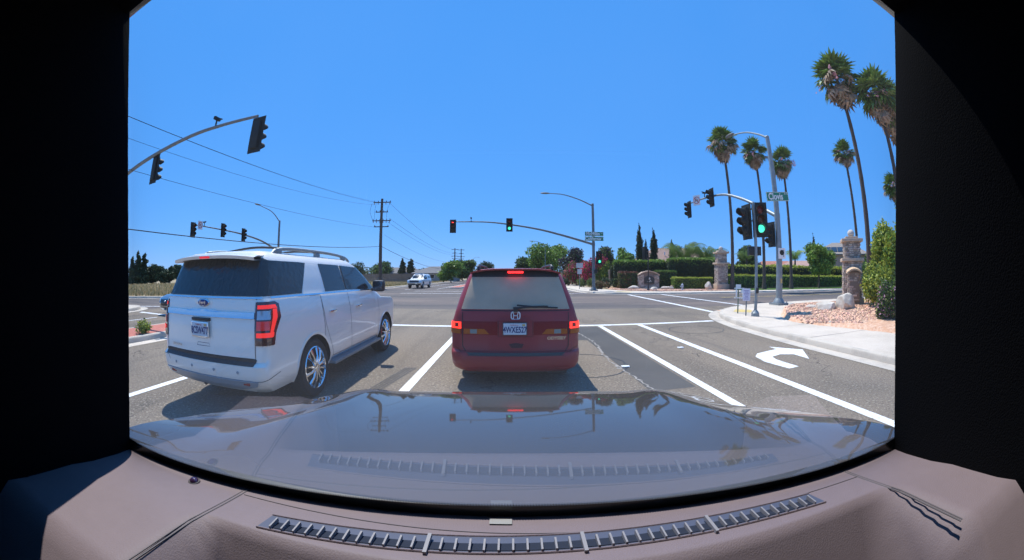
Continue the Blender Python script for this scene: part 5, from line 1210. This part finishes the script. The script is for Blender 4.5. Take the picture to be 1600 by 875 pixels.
fence('tall grey-brown board fence beside the pavement beyond the crossing', [(12.4, 43.5), (12.9, 55), (13.2, 75), (13.4, 110)], 2.3)
# street wall under the side street hedge
b = MB(); b.rbox(52, 37.4, .42, 56, .35, .6, .02); o = b.build('low_garden_wall', wall_tan); tag(o, 'low tan garden wall under the clipped hedge of the side street', 'wall')
b = MB(); b.rbox(20.2, 36.3, .36, 5.2, .3, .45, .02); o = b.build('low_garden_wall', wall_tan); tag(o, 'short low tan wall under the hedge left of the far pillar', 'wall')

# ------------------------------------------------------------------ planting
G, BR, YL, DK, CY, OL, HZ = (LEAF[k] for k in ('green', 'bright', 'yellow', 'dark', 'cypress', 'olive', 'hazy'))
# tall fan palms, right
fan_palm('tallest fan palm, its big crown highest at the upper right', 22.1, 13.7, 15.0, 1.0, 0, (-.1, .15), r=.185)
fan_palm('fan palm whose crown touches the tallest one from the right', 23.4, 11.55, 13.2, .98, 1, (-.1, 0), r=.17)
fan_palm('fan palm cut by the right pillar, behind the two tallest crowns', 26.4, 11.9, 13.2, .95, 2, (0, 0), r=.17)
fan_palm('slender lone fan palm rising behind the near stone pillar', 38.3, 25.5, 15.7, .86, 1, (-.3, .2), r=.2)
fan_palm('fan palm just right of the far stone pillar', 23.85, 32.9, 16.6, .98, 2, (-.1, 0), r=.21)
fan_palm('middle fan palm of the side street, its crown behind the curved lamp arm', 29.05, 33.3, 16.3, .92, 0, (-.1, .1), r=.2)
fan_palm('fan palm right of the tall corner pole with the Clovis sign', 33.7, 33.2, 15.8, .98, 1, (-.15, 0), r=.2)
fan_palm('distant fan palm, only part of its low crown showing at the right pillar', 44.6, 22.5, 12.2, .9, 2, (0, 0), r=.2)
# corner of the gated street
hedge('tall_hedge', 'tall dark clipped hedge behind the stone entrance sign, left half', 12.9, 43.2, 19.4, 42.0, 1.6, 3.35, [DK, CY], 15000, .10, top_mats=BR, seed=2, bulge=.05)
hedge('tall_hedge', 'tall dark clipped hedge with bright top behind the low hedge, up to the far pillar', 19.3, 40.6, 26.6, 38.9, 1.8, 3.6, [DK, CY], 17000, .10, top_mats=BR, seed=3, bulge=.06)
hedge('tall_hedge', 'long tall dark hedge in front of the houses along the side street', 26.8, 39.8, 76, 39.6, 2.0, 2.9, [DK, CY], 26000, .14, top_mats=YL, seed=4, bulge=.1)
hedge('clipped_hedge', 'boxy brownish clipped hedge left of the entrance sign', 12.2, 38.9, 14.3, 38.6, 1.4, 1.9, [DK, G, LEAF['reddish']], 7000, .07, top_mats=LEAF['reddish'], seed=5)
hedge('clipped_hedge', 'boxy green clipped hedge right of the entrance sign', 16.7, 38.7, 19.2, 38.5, 1.4, 2.05, [DK, G], 7000, .07, top_mats=G, seed=6)
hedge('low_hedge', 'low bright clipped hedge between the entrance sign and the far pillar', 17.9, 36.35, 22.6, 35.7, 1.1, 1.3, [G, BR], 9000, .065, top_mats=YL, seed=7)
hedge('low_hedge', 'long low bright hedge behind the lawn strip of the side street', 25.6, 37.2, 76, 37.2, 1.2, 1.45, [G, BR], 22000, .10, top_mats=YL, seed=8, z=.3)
bush('shrub', 'bushy round shrub of fan leaves above the hedge left of the cypresses', 15.6, 44.6, 2.0, 1.8, 4.3, [BR, G], 5000, .16, seed=9)
tree('bushy_tree', 'bright green bushy tree just left of the tall cypress', 'tree', 15.3, 46.5, 5.8, 4.2, [BR, G], n=6000, size=.17, seed=10, trunk=.15)
tree('cypress', 'tallest narrow dark cypress above the entrance sign', 'cypress', 18.5, 48.7, 9.0, 1.2, [CY, DK], n=6500, size=.13, seed=11, shape='column', trunk=.03)
tree('cypress', 'short slim cypress touching the tallest one on its right', 'cypress', 19.35, 48.4, 6.9, .7, [CY], n=2600, size=.12, seed=12, shape='column', trunk=.03)
tree('cypress', 'second tall dark cypress with a ragged tip, right of the tallest', 'cypress', 20.6, 48.3, 8.3, 1.3, [CY, DK], n=6500, size=.13, seed=13, shape='column', trunk=.03)
tree('cypress', 'short greener cypress in front of the brown tiled roof', 'cypress', 22.7, 46.3, 6.7, 1.2, [DK, G], n=4200, size=.12, seed=14, shape='column', trunk=.03)
feather_palm('left arching feather palm above the hedge near the far pillar', 23.0, 43.2, 3.6, 5.0, 15)
feather_palm('right arching feather palm, nearest to the far pillar', 26.2, 42.6, 3.4, 4.6, 16)
bush('shrub', 'yellow-green shrub at the end of the board fence', 12.0, 45.2, 1.3, 1.1, 3.6, [YL, G], 4500, .11, seed=17)
bush('shrub', 'dark green shrub beside the yellow-green one by the fence end', 13.3, 44.3, .9, .9, 3.5, [DK, G], 3000, .11, seed=18)
bush('flowering_shrub', 'crape myrtle covered in deep pink flowers behind the far signal pole', 10.9, 46.2, 1.9, 1.5, 4.6, [LEAF['pink'], LEAF['reddish'], G], 6500, .12, seed=19, cat='tree', weights=[.55, .2, .25])
bush('flowering_shrub', 'lower reddish flowering shrub over the fence left of the far signal pole', 9.9, 53, 2.2, 1.8, 4.0, [LEAF['pink'], LEAF['reddish'], G], 5500, .13, seed=20, cat='tree', weights=[.25, .35, .4])
tree('plum_tree', 'dark purple leaved plum tree behind the pink flowers', 'tree', 10.4, 60, 6.4, 6.5, [LEAF['plum'], DK], n=7000, size=.2, seed=21, trunk=.2)
tree('plum_tree', 'smaller dark purple tree right of the far signal pole top', 'tree', 15.2, 56, 6.3, 4.6, [LEAF['plum'], DK, G], n=5500, size=.19, seed=22, trunk=.2)
tree('broadleaf_tree', 'large round bright green tree right above the red van roof', 'tree', 9.3, 89, 9.2, 13.0, [BR, BR, G], n=14000, size=.30, seed=23, trunk=.12)
tree('broadleaf_tree', 'darker tree half hidden behind the large round green one', 'tree', 3.2, 104, 7.0, 7.5, [G, DK], n=6000, size=.30, seed=24, trunk=.1)
tree('broadleaf_tree', 'green tree filling the gap right of the large round one', 'tree', 13.6, 70, 5.5, 6, [G, DK], n=6500, size=.2, seed=25, trunk=.1)
for i, (x, y, rx, h, ms, lab) in enumerate([(7.9, 52, .8, 1.0, [DK], 'small dark round bush at the left end of the bed by the far pavement'), (9.3, 46.5, 1.1, 1.15, [OL, G], 'olive bush left of the far signal pole'),
                                        (9.8, 42.5, 1.2, 1.3, [OL, G], 'wide olive bush directly left of the far signal pole base'), (10.1, 38.8, 1.0, 1.05, [OL, LEAF['reddish']], 'dry olive bush right of the far signal pole base'),
                                        (11.6, 41.2, 1.0, 1.35, [DK], 'dark low bush behind the dry olive one'), (12.4, 40.2, .55, 1.3, [G, DK], 'narrow green bush left of the boxy brownish hedge')]):
    bush('bush', lab, x, y, rx, rx * .9, h, ms, 2600, .07, seed=30 + i)
# side street background
tree('young_tree', 'bright green tree in front of the pinkish house on the side street', 'tree', 41.2, 34.6, 6.4, 5.2, [BR, BR, G], n=9000, size=.19, seed=43, trunk=.25)
feather_palm('small young palm between the tall palms and the bright green tree', 42.5, 40.9, 4.2, 2.8, 41, 20, 'bright')
feather_palm('leafy palm behind the hedge by the tall corner pole', 36.2, 46.0, 4.2, 2.6, 42, 20, 'green')
for i, (x, y, h, w, ms, lab) in enumerate([(42, 54, 7.0, 5, [DK, G], 'dark tree behind the reddish roof'), (46, 58, 7.5, 5, [HZ, G], 'soft green tree left of the pinkish house'), (51, 35, 5.2, 4.5, [G, BR], 'green tree right of the two storey house, by the near pillar'),
                                        (30, 58, 6.5, 6, [G, HZ], 'green tree rising behind the brown tiled roof'), (58, 34, 7.5, 6, [DK, G], 'dark tree seen right of the near stone pillar')]):
    tree('broadleaf_tree', lab, 'tree', x, y, h, w, ms, n=4500, size=.22, seed=50 + i, trunk=.2)
tree('cypress', 'thin distant cypress tip above the two storey house roof', 'cypress', 66, 57, 10.5, 1.4, [CY], n=2500, size=.2, seed=58, shape='column', trunk=.03)
# right edge bushes on the mound
bush('large_shrub', 'tall yellow-green shrub on the mound right of the near stone pillar', 16.2, 8.3, 1.4, 1.3, 3.6, [YL, YL, BR], 16000, .085, z=.5, seed=60, lumps=14)
bush('large_shrub', 'dense yellow-green bush behind the boulders', 13.75, 7.75, 1.0, .95, 1.75, [YL, YL, G], 15000, .055, z=.5, seed=61, lumps=12)
bush('large_shrub', 'dark green bush behind the pink oleander', 13.5, 6.45, 1.0, .95, 1.7, [DK, G], 15000, .055, z=.45, seed=62, lumps=12)
bush('oleander', 'oleander with pale pink flowers at the pavement edge on the right', 11.4, 6.15, .72, .6, 1.25, [G, DK, LEAF['palepink']], 9000, .045, z=.25, seed=63, weights=[.45, .4, .15], lumps=12)
tree('broadleaf_tree', 'tall dark tree behind the yellow-green shrub at the right', 'tree', 20.8, 8.6, 6.8, 4.2, [DK, G], n=9000, size=.13, seed=64, trunk=.15)
bush('weed', 'tuft of green weeds growing at the kerb of the red median', -9.75, 5.55, .34, .3, .42, [G, YL], 900, .035, z=.1, seed=66, cat='weed')
# left and centre background
for i, (x, y, h, w, sh, ms, lab) in enumerate([(-33.5, 104, 6.6, 3.2, 'cone', [CY, DK], 'left of the two dark conifers above the grey roofs'), (-30.9, 104.5, 6.6, 3.6, 'cone', [CY, DK], 'right of the two dark conifers above the grey roofs'),
        (-40, 103, 6.0, 8, 'round', [G, HZ], 'green tree touching the near wooden pole on its right'), (-50, 106, 5.5, 9, 'round', [HZ, DK], 'green tree just right of the white car roof'),
        (-13.3, 76, 4.6, 6.4, 'round', [BR, G], 'big light green bush-like tree at the roadside behind the white truck'), (-11.8, 92, 5.6, 6.5, 'round', [DK, G], 'dark round tree left of the red van roof'),
        (-15.5, 110, 6.5, 9, 'round', [DK, HZ], 'tree at the foot of the distant pole pair'), (-9.8, 125, 6.2, 8, 'round', [DK, HZ], 'far dark tree next to the red van roof')]):
    tree('conifer' if sh == 'cone' else 'broadleaf_tree', lab, 'tree', x, y, h, w, ms, n=5000, size=.26, seed=70 + i, trunk=.08, shape=sh)
for i, (px_, hh, ww) in enumerate([(206, 8.0, 2.6), (216, 9.8, 3.4), (226, 9.2, 3.4), (240, 7.0, 5.0), (253, 6.4, 4.6), (265, 6.6, 4.6), (278, 7.2, 5.0), (292, 7.0, 5.0)]):
    az = (px_ - 800) / 550; d_ = 92 + (i * 37 % 9)
    lab = ['dark conifer at the very left of the far field', 'tallest pointed conifer beyond the far left field', 'second pointed conifer, right of the tallest beyond the left field', 'squat dark tree right of the two pointed conifers',
           'small dark tree in the middle of the far left row', 'dark tree right of the middle of the far left row', 'dark tree next to the rear window of the white car', 'last tree of the far left row, behind the white car'][i]
    tree('conifer' if i < 3 else 'dark_tree', lab, 'tree', math.sin(az) * d_, math.cos(az) * d_, hh * (.62 if i > 2 else .72), ww * .9, [CY, DK] if i < 3 else [CY, DK, HZ], n=3600, size=.28, seed=90 + i, trunk=.05, shape='cone' if i < 3 else 'round')
# far treeline all round, too far to count
rg = random.Random(77); bl = []
for i in range(260):
    a = R(-100 + 200 * i / 259); d_ = 300 + rg.uniform(-30, 40)
    if abs(math.degrees(a)) < 1.6 : continue
    s = rg.uniform(6, 10); bl.append((math.sin(a) * d_, math.cos(a) * d_, 1.5, s, s, rg.uniform(5.0, 8.5)))
tag(link('treeline', leaves_mesh('treeline', bl, 60000, .9, [HZ, DK], 78, shell=.5)), kind='stuff')
# dry grass on the fields
def grass(name, n, pos, h, mats, seed):
    rs = np.random.default_rng(seed); P = np.array([pos(rs) for _ in range(n)]); a = rs.uniform(0, 6.28, n); hh = h * rs.uniform(.5, 1.3, n); w = hh * .12
    V = np.empty((n, 3, 3)); dx = np.stack([np.cos(a), np.sin(a), 0 * a], 1) * w[:, None]; lean = np.stack([rs.normal(size=n) * .25, rs.normal(size=n) * .25, np.ones(n)], 1) * hh[:, None]
    V[:, 0] = P - dx; V[:, 1] = P + dx; V[:, 2] = P + lean; me = bpy.data.meshes.new(name); me.vertices.add(n * 3); me.vertices.foreach_set('co', V.reshape(-1))
    me.loops.add(n * 3); me.loops.foreach_set('vertex_index', np.arange(n * 3)); me.polygons.add(n); me.polygons.foreach_set('loop_start', np.arange(n) * 3); me.polygons.foreach_set('loop_total', np.full(n, 3))
    for m in mats: me.materials.append(m)
    me.polygons.foreach_set('material_index', rs.choice(len(mats), n).astype('i')); me.update(); return tag(link(name, me), kind='stuff')
def pf(rs):
    while True:
        d_ = 33 + 62 * rs.random() ** 1.4; a = R(-64 + 50 * rs.random()); x, y = d_ * math.sin(a), d_ * math.cos(a)
        if x < -18.5 and (y - 15.7) > (x + 30) * .62 + 1 - 6 * max(0, (x + 20) / 4): return (x, y, .13)
grass('dry_grass', 30000, pf, .34, [LEAF['tan'], LEAF['tan'], LEAF['olive']], 5)
grass('dry_grass', 5000, lambda rs: (-17.4 - 2.2 * rs.random(), 40 + 60 * rs.random() ** 1.4, .13), .26, [LEAF['tan'], LEAF['olive']], 6)
grass('lawn_grass', 14000, lambda rs: (24.4 + 45 * rs.random() ** 1.3, 31.8 + 4.4 * rs.random(), .16), .07, [BR, G], 7)

# ------------------------------------------------------------------ the vehicle the picture is taken from
CX0 = 0.0
own = empty('van', 'grey vehicle the camera rides in: sunlit dashboard, windshield, dark pillars and glossy hood', 'van', (CX0, 0, 0)); e = own
own_paint = mat('own_grey_paint', (.040, .036, .036), .035, 0, spec=.5, vscale=2)
dash_m = mat('dashboard_plastic', (.19, .145, .155), .62, var=.03, vscale=30, bump=.12, bscale=420, spec=.35)
dash_seam = mat('dashboard_seam', (.10, .085, .09), .7)
dark_trim = mat('charcoal_trim', (.006, .006, .007), .95, spec=.05, bump=.15, bscale=300)
def yb(x): return .408 - .088 * min(1.3, (x / .745) ** 2)
# hood: height field with a rounded nose
prof = [(.30, 1.268), (.45, 1.262), (.60, 1.252), (.75, 1.239), (.95, 1.216), (1.10, 1.196), (1.25, 1.174), (1.36, 1.153), (1.43, 1.128), (1.475, 1.09), (1.50, 1.03), (1.51, .93), (1.50, .80)]
def hood_pt(x, i):
    y, z = prof[i]; t = abs(x) / .86; y2 = .30 + (y - .30) * (1 - .13 * t ** 2.2)
    z += .045 * max(0, min(1, (.95 - y) / .5)) * t ** 3 + .012 * math.exp(-((t - .68) / .09) ** 2) * min(1, y / .8) - .010 * max(0, t - .85) * 4 - (.05 * t ** 6 if y > 1 else .02 * t ** 6)
    return (x, y2, z)
P = [[hood_pt(-.86 + 1.72 * j / 60, i) for j in range(61)] for i in range(len(prof))]
# refine along the length for smooth reflections
Q = []
for i in range(len(P) - 1):
    for k in range(4):
        t = k / 4; row = []
        for j in range(61):
            a, b_, c, d_ = (Vector(P[max(i - 1, 0)][j]), Vector(P[i][j]), Vector(P[i + 1][j]), Vector(P[min(i + 2, len(P) - 1)][j]))
            row.append(tuple(.5 * ((2 * b_) + (c - a) * t + (2 * a - 5 * b_ + 4 * c - d_) * t * t + (3 * b_ - a - 3 * c + d_) * t ** 3)))
        Q.append(row)
Q.append(P[-1])
b = MB(); b.grid(Q); b.build('hood', own_paint, e, smooth=80)
for sg in (-1, 1):
    b = MB(); F_ = []
    for r_ in Q:
        p = r_[60] if sg > 0 else r_[0]; F_.append([(p[0] + sg * .004, p[1], p[2] - .004), (p[0] + sg * .05, p[1], p[2] - .035), (p[0] + sg * .075, p[1] - .01, p[2] - .12), (p[0] + sg * .09, p[1] - .02, .85), (p[0] + sg * .08, p[1] - .03, .5)])
    F_.insert(0, [(q[0], .02, q[2]) for q in F_[0]]); b.grid(F_); b.build('fender', own_paint, e, smooth=60)
b = MB(); b.rbox(0, 1.40, .62, 1.80, .22, .34, .05); b.build('bumper', own_paint, e)
b = MB(); n = 30; b.grid([[(x, yb(x) + .045, 1.272 + .02 * (abs(x) / .8) ** 3) for x in [-.8 + 1.6 * i / n for i in range(n + 1)]], [(x, yb(x) + .005, 1.262) for x in [-.8 + 1.6 * i / n for i in range(n + 1)]]]); b.build('cowl', trim_black, e)
# windshield: laminated glass, transparent with a real mirror share
gm = bpy.data.materials.new('windshield_glass'); gm.use_nodes = True; N = gm.node_tree.nodes; L = gm.node_tree.links; N.remove(N['Principled BSDF'])
tr = N.new('ShaderNodeBsdfTransparent'); tr.inputs[0].default_value = (.93, .975, .985, 1); gl = N.new('ShaderNodeBsdfGlossy'); gl.inputs['Roughness'].default_value = .0; gl.inputs[0].default_value = (.82, .90, 1, 1)
fr = N.new('ShaderNodeLayerWeight'); fr.inputs['Blend'].default_value = .5
pw = N.new('ShaderNodeMath'); pw.operation = 'POWER'; pw.inputs[1].default_value = 5.0
mm = N.new('ShaderNodeMath'); mm.operation = 'MULTIPLY_ADD'; mm.inputs[1].default_value = .65; mm.inputs[2].default_value = .30; mm.use_clamp = True
mx = N.new('ShaderNodeMixShader'); L.new(fr.outputs['Facing'], pw.inputs[0]); L.new(pw.outputs[0], mm.inputs[0]); L.new(mm.outputs[0], mx.inputs[0]); L.new(tr.outputs[0], mx.inputs[1]); L.new(gl.outputs[0], mx.inputs[2]); # added uneven scatter veils the view and lifts shadows, denser near the glass foot
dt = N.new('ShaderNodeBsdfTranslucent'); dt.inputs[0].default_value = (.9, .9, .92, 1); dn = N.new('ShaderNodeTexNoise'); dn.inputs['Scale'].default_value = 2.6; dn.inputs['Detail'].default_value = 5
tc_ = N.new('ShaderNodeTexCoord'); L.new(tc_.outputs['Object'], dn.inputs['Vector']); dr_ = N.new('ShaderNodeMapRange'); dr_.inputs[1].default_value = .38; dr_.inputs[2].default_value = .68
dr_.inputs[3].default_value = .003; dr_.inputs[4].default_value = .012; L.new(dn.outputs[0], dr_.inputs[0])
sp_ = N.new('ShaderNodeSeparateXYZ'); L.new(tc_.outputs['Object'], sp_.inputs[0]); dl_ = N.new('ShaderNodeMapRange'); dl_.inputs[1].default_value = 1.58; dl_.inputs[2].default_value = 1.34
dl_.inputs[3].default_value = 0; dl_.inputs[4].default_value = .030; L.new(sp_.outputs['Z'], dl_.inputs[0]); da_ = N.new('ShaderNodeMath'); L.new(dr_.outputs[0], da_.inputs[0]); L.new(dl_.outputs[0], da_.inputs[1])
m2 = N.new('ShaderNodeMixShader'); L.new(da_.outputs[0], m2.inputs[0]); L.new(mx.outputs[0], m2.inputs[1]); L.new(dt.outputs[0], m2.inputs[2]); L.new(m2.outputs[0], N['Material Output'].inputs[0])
TA = math.tan(R(5)); 
def yf(z): return .376 - .58 * (z - 1.62) ** 2      # front edge of the pillars
def gp(x, z):
    w_ = (abs(x) / .745) ** 2; return (x, (yb(x) - TA * (z - 1.288)) * (1 - w_) + (yf(z) + .012 if z > 1.30 else yb(x)) * w_ if abs(x) < .745 else yf(z) + .012, z)
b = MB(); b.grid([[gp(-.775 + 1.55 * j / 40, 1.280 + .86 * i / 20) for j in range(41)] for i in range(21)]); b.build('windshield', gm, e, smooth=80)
sm = bpy.data.materials.new('windshield_streak'); sm.use_nodes = True; N = sm.node_tree.nodes; L = sm.node_tree.links
mx = N.new('ShaderNodeMixShader'); tr = N.new('ShaderNodeBsdfTransparent'); mx.inputs[0].default_value = .13; N['Principled BSDF'].inputs['Base Color'].default_value = (.8, .8, .8, 1); N['Principled BSDF'].inputs['Roughness'].default_value = 1
L.new(tr.outputs[0], mx.inputs[1]); L.new(N['Principled BSDF'].outputs[0], mx.inputs[2]); L.new(mx.outputs[0], N['Material Output'].inputs[0])
ws = bpy.data.objects['windshield']; rg = random.Random(9)
for (xa, xb, z0, z1, k) in [(-.06, .10, 1.842, 1.838, 6), (-.20, -.02, 1.79, 1.80, 4), (-.26, -.12, 1.72, 1.745, 3), (-.16, -.10, 1.735, 1.745, 2)]:
    for i in range(k):
        dzz = i * .006 + rg.uniform(-.001, .001); xs_, xe = xa + rg.uniform(0, .03), xb - rg.uniform(0, .04); w_ = rg.uniform(.0003, .0008); b = MB()
        row = [(xs_ + (xe - xs_) * t / 16, z0 + (z1 - z0) * t / 16 + dzz + .012 * math.sin(PI * t / 16)) for t in range(17)]
        b.grid([[(x, gp(x, z)[1] - .001, z - w_) for x, z in row], [(x, gp(x, z)[1] - .001, z + w_) for x, z in row]]); b.build('glass_streak', sm, ws, smooth=0)
b = MB(); row = [(R(20 + 140 * t / 12)) for t in range(13)]
b.grid([[(-.215 + .0085 * math.cos(a), gp(-.215, 1.80)[1] - .001, 1.795 + .0085 * math.sin(a)) for a in row], [(-.215 + .0055 * math.cos(a), gp(-.215, 1.80)[1] - .001, 1.796 + .003 * math.sin(a)) for a in row]]); b.build('glass_smear', sm, ws, smooth=0)
# black ceramic band along the glass foot, with a toothed upper edge
b = MB(); n = 200; top = [(gp(-.775 + 1.55 * j / n, 1.3095)) for j in range(n + 1)]; bot = [gp(-.775 + 1.55 * j / n, 1.281) for j in range(n + 1)]
b.grid([[(p[0], p[1] - .0015, p[2]) for p in r_] for r_ in (bot, top)])
for j in range(n * 2):
    x = -.775 + 1.55 * (j + .5) / (n * 2); w_ = .0013
    b.add([(*gp(x - w_, 1.3095)[:1], gp(x, 1.3095)[1] - .0015, 1.3093), (x + w_, gp(x, 1.3095)[1] - .0015, 1.3093), (x + w_ * .6, gp(x, 1.3095)[1] - .0016, 1.3125), (x - w_ * .6, gp(x, 1.3095)[1] - .0016, 1.3125)], [(0, 1, 2, 3)])
b.build('ceramic_band', mat('ceramic_black', (.008, .012, .014), .25), e, smooth=0)
# dashboard
S9 = math.tan(R(9))
def dz(x, s): # height of the dash top, s metres behind the glass foot
    u_ = (x + CX0 + .404) / .03; v_ = (.558 - x - CX0) / .03; ins = max(0, min(1, u_, v_)); ins = ins * ins * (3 - 2 * ins)
    return 1.288 - ins * 1.3 * max(0, s - .128) + S9 * min(s, .16) + .10 * max(0, min(s, .30) - .16) * .5 - .9 * max(0, s - .30) ** 1.1
b = MB(); b.grid([[(x, yb(x) - s + .004, dz(x, s) - .006 * (1 if s < .004 else 0)) for x in [-.86 + 1.72 * j / 60 for j in range(61)]] for s in [0, .004, .02, .04, .06, .08, .1, .12, .128, .14, .16, .19, .22, .25, .28, .30, .33, .37, .42]]); dash = b.build('dashboard', dash_m, e, smooth=80)
def on(x, s, h=0): return (x, yb(x) - s + .004, dz(x, s) + h)
# long defroster slot with ribs; local x is measured from the van's own middle
def sv(x): # distance behind the glass foot
    xx = x + CX0; return (yb(x) + .004) - (.326 - .034 * ((xx - .06) / .36) ** 2 * 1.0)
x0, x1 = -.30 - CX0, .42 - CX0
b = MB(); n = 60; xs = [x0 - .02 + (x1 - x0 + .04) * i / n for i in range(n + 1)]
b.grid([[on(x, sv(x) - .026, .0008) for x in xs], [on(x, sv(x) + .010, .0012) for x in xs]]); vent_tray = b.build('vent_tray', mat('vent_tray_shade_blue', (.065, .075, .12), .6), dash)  # bluish shade of the sloping tray is put into its colour
b = MB(); xs = [x0 + (x1 - x0) * i / n for i in range(n + 1)]; b.grid([[on(x, sv(x) - .009, .0022) for x in xs], [on(x, sv(x) + .007, .0022) for x in xs]]); vent = b.build('defroster_vent', mat('vent_dark', (.01, .016, .035), .9), dash)
b = MB(); nr = 43
for i in range(nr + 1):
    x = x0 + (x1 - x0) * i / nr; big = i in (12, 23, 33); p = on(x, sv(x), .005); b.box(p[0], p[1], p[2], .0046 if big else .0024, .036 if big else .021, .006)
b.build('vent_rib', mat('vent_rib_grey', (.25, .235, .25), .6), vent, smooth=0)
b = MB()
for off_ in (-.0275, .012): b.tube([on(x, sv(x) + off_, .0012) for x in [x0 - .02 + (x1 - x0 + .04) * i / 40 for i in range(41)]], .0016, 5)
b.build('vent_rim', dash_m, vent)
for xs_ in (-.404 - CX0, .558 - CX0):
    sgn = -1 if xs_ < 0 else 1; b = MB(); pts = [on(xs_ + sgn * .006 * math.exp(-s_ * 40), s_, .0) for s_ in [.002 + .022 * k for k in range(14)]]; b.tube(pts, .0014, 5); b.build('panel_seam', dash_seam, dash)
    b = MB(); b.tube([(p[0] + sgn * .006, p[1], p[2]) for p in pts], .0010, 5); b.build('panel_seam', dash_seam, dash)
b = MB(); b.tube([on(x, .052 + .01 * math.sin(x * 3), .0) for x in [-.40 - CX0 + .96 * k / 30 for k in range(31)]], .0011, 5); b.build('panel_seam', dash_seam, dash)
# little round light sensor and its collar
sx_, ss = -.505, .047; p = Vector(on(sx_, ss, 0))
b = MB(); b.lathe([(.0115, 0), (.0115, .002), (.010, .003), (.009, .002)], 20, Matrix.Translation(p)); sen = b.build('light_sensor', dash_seam, dash)
b = MB(); b.sphere(p + Vector((0, 0, .001)), .0088, 10, 1, 1, .8); b.build('sensor_dome', mat('sensor_violet', (.05, .02, .06), .08, coat=1), sen)
# a folded label lying by the glass: seen only as a pale patch
b = MB(); q = [on(-.03, .016, .0015), on(-.0, .016, .0015), on(-.0, .030, .0015), on(-.03, .030, .0015)]; b.add(q, [(0, 1, 2, 3)]); b.add([(a, c_, d_ + .0006) for a, c_, d_ in q], [(0, 1, 2, 3)]); b.build('serial_plate', mat('label_pale', (.30, .29, .28), .5), dash, smooth=0)
b = MB(); b.box(0, -.12, .85, 1.7, .04, .85); b.build('lower_dashboard', dark_trim, e)
# pillars, doors, roof and the rest of the cabin
for sg in (-1, 1):
    b = MB(); P = []
    for k in range(19):
        z = 1.22 + .93 * k / 18; y0_ = yf(z); xi = .742
        P.append([(sg * (xi + a), y0_ + c_, z) for a, c_ in [(-.004, .0), (-.012, -.03), (-.020, -.10), (-.012, -.18), (-.002, -.26), (.03, -.36), (.10, -.37), (.13, -.30), (.10, -.05), (.075, .02), (.03, .022), (.0, .012), (-.004, 0)]])
    b.grid(P); pil = b.build('windshield_pillar', dark_trim, e, smooth=50)
    b = MB(); b.rbox(sg * .87, -.75, .88, .10, 1.6, .84, .02); dr = b.build('door', own_paint, e); b = MB(); b.rbox(sg * .80, -.75, 1.0, .05, 1.6, .66, .02); b.build('door_trim', dark_trim, dr)
    b = MB(); b.rbox(sg * .83, -1.55, 1.7, .08, .16, .9, .02); b.build('rear_pillar', own_paint, e)
    b = MB(); b.box(sg * .84, -.80, 1.735, .005, 1.64, .90); b.build('door_window', glass_dark, dr, smooth=0)
b = MB(); b.rbox(0, -.72, 2.185, 1.74, 1.96, .06, .02); b.build('roof', own_paint, e); b = MB(); b.rbox(0, -.70, 2.14, 1.70, 1.86, .03, .01); b.build('headliner', dark_trim, e)
b = MB(); b.box(0, -1.68, 1.3, 1.74, .06, 1.75); b.build('rear_panel', own_paint, e); b = MB(); b.box(0, -1.64, 1.3, 1.6, .01, 1.6); b.build('rear_lining', dark_trim, e)
b = MB(); b.box(0, -.5, .42, 1.6, 2.3, .06); b.build('floor_pan', dark_trim, e)
wheels(e, (1.02, -1.2), .86, .36, .22, .22, 'plain')
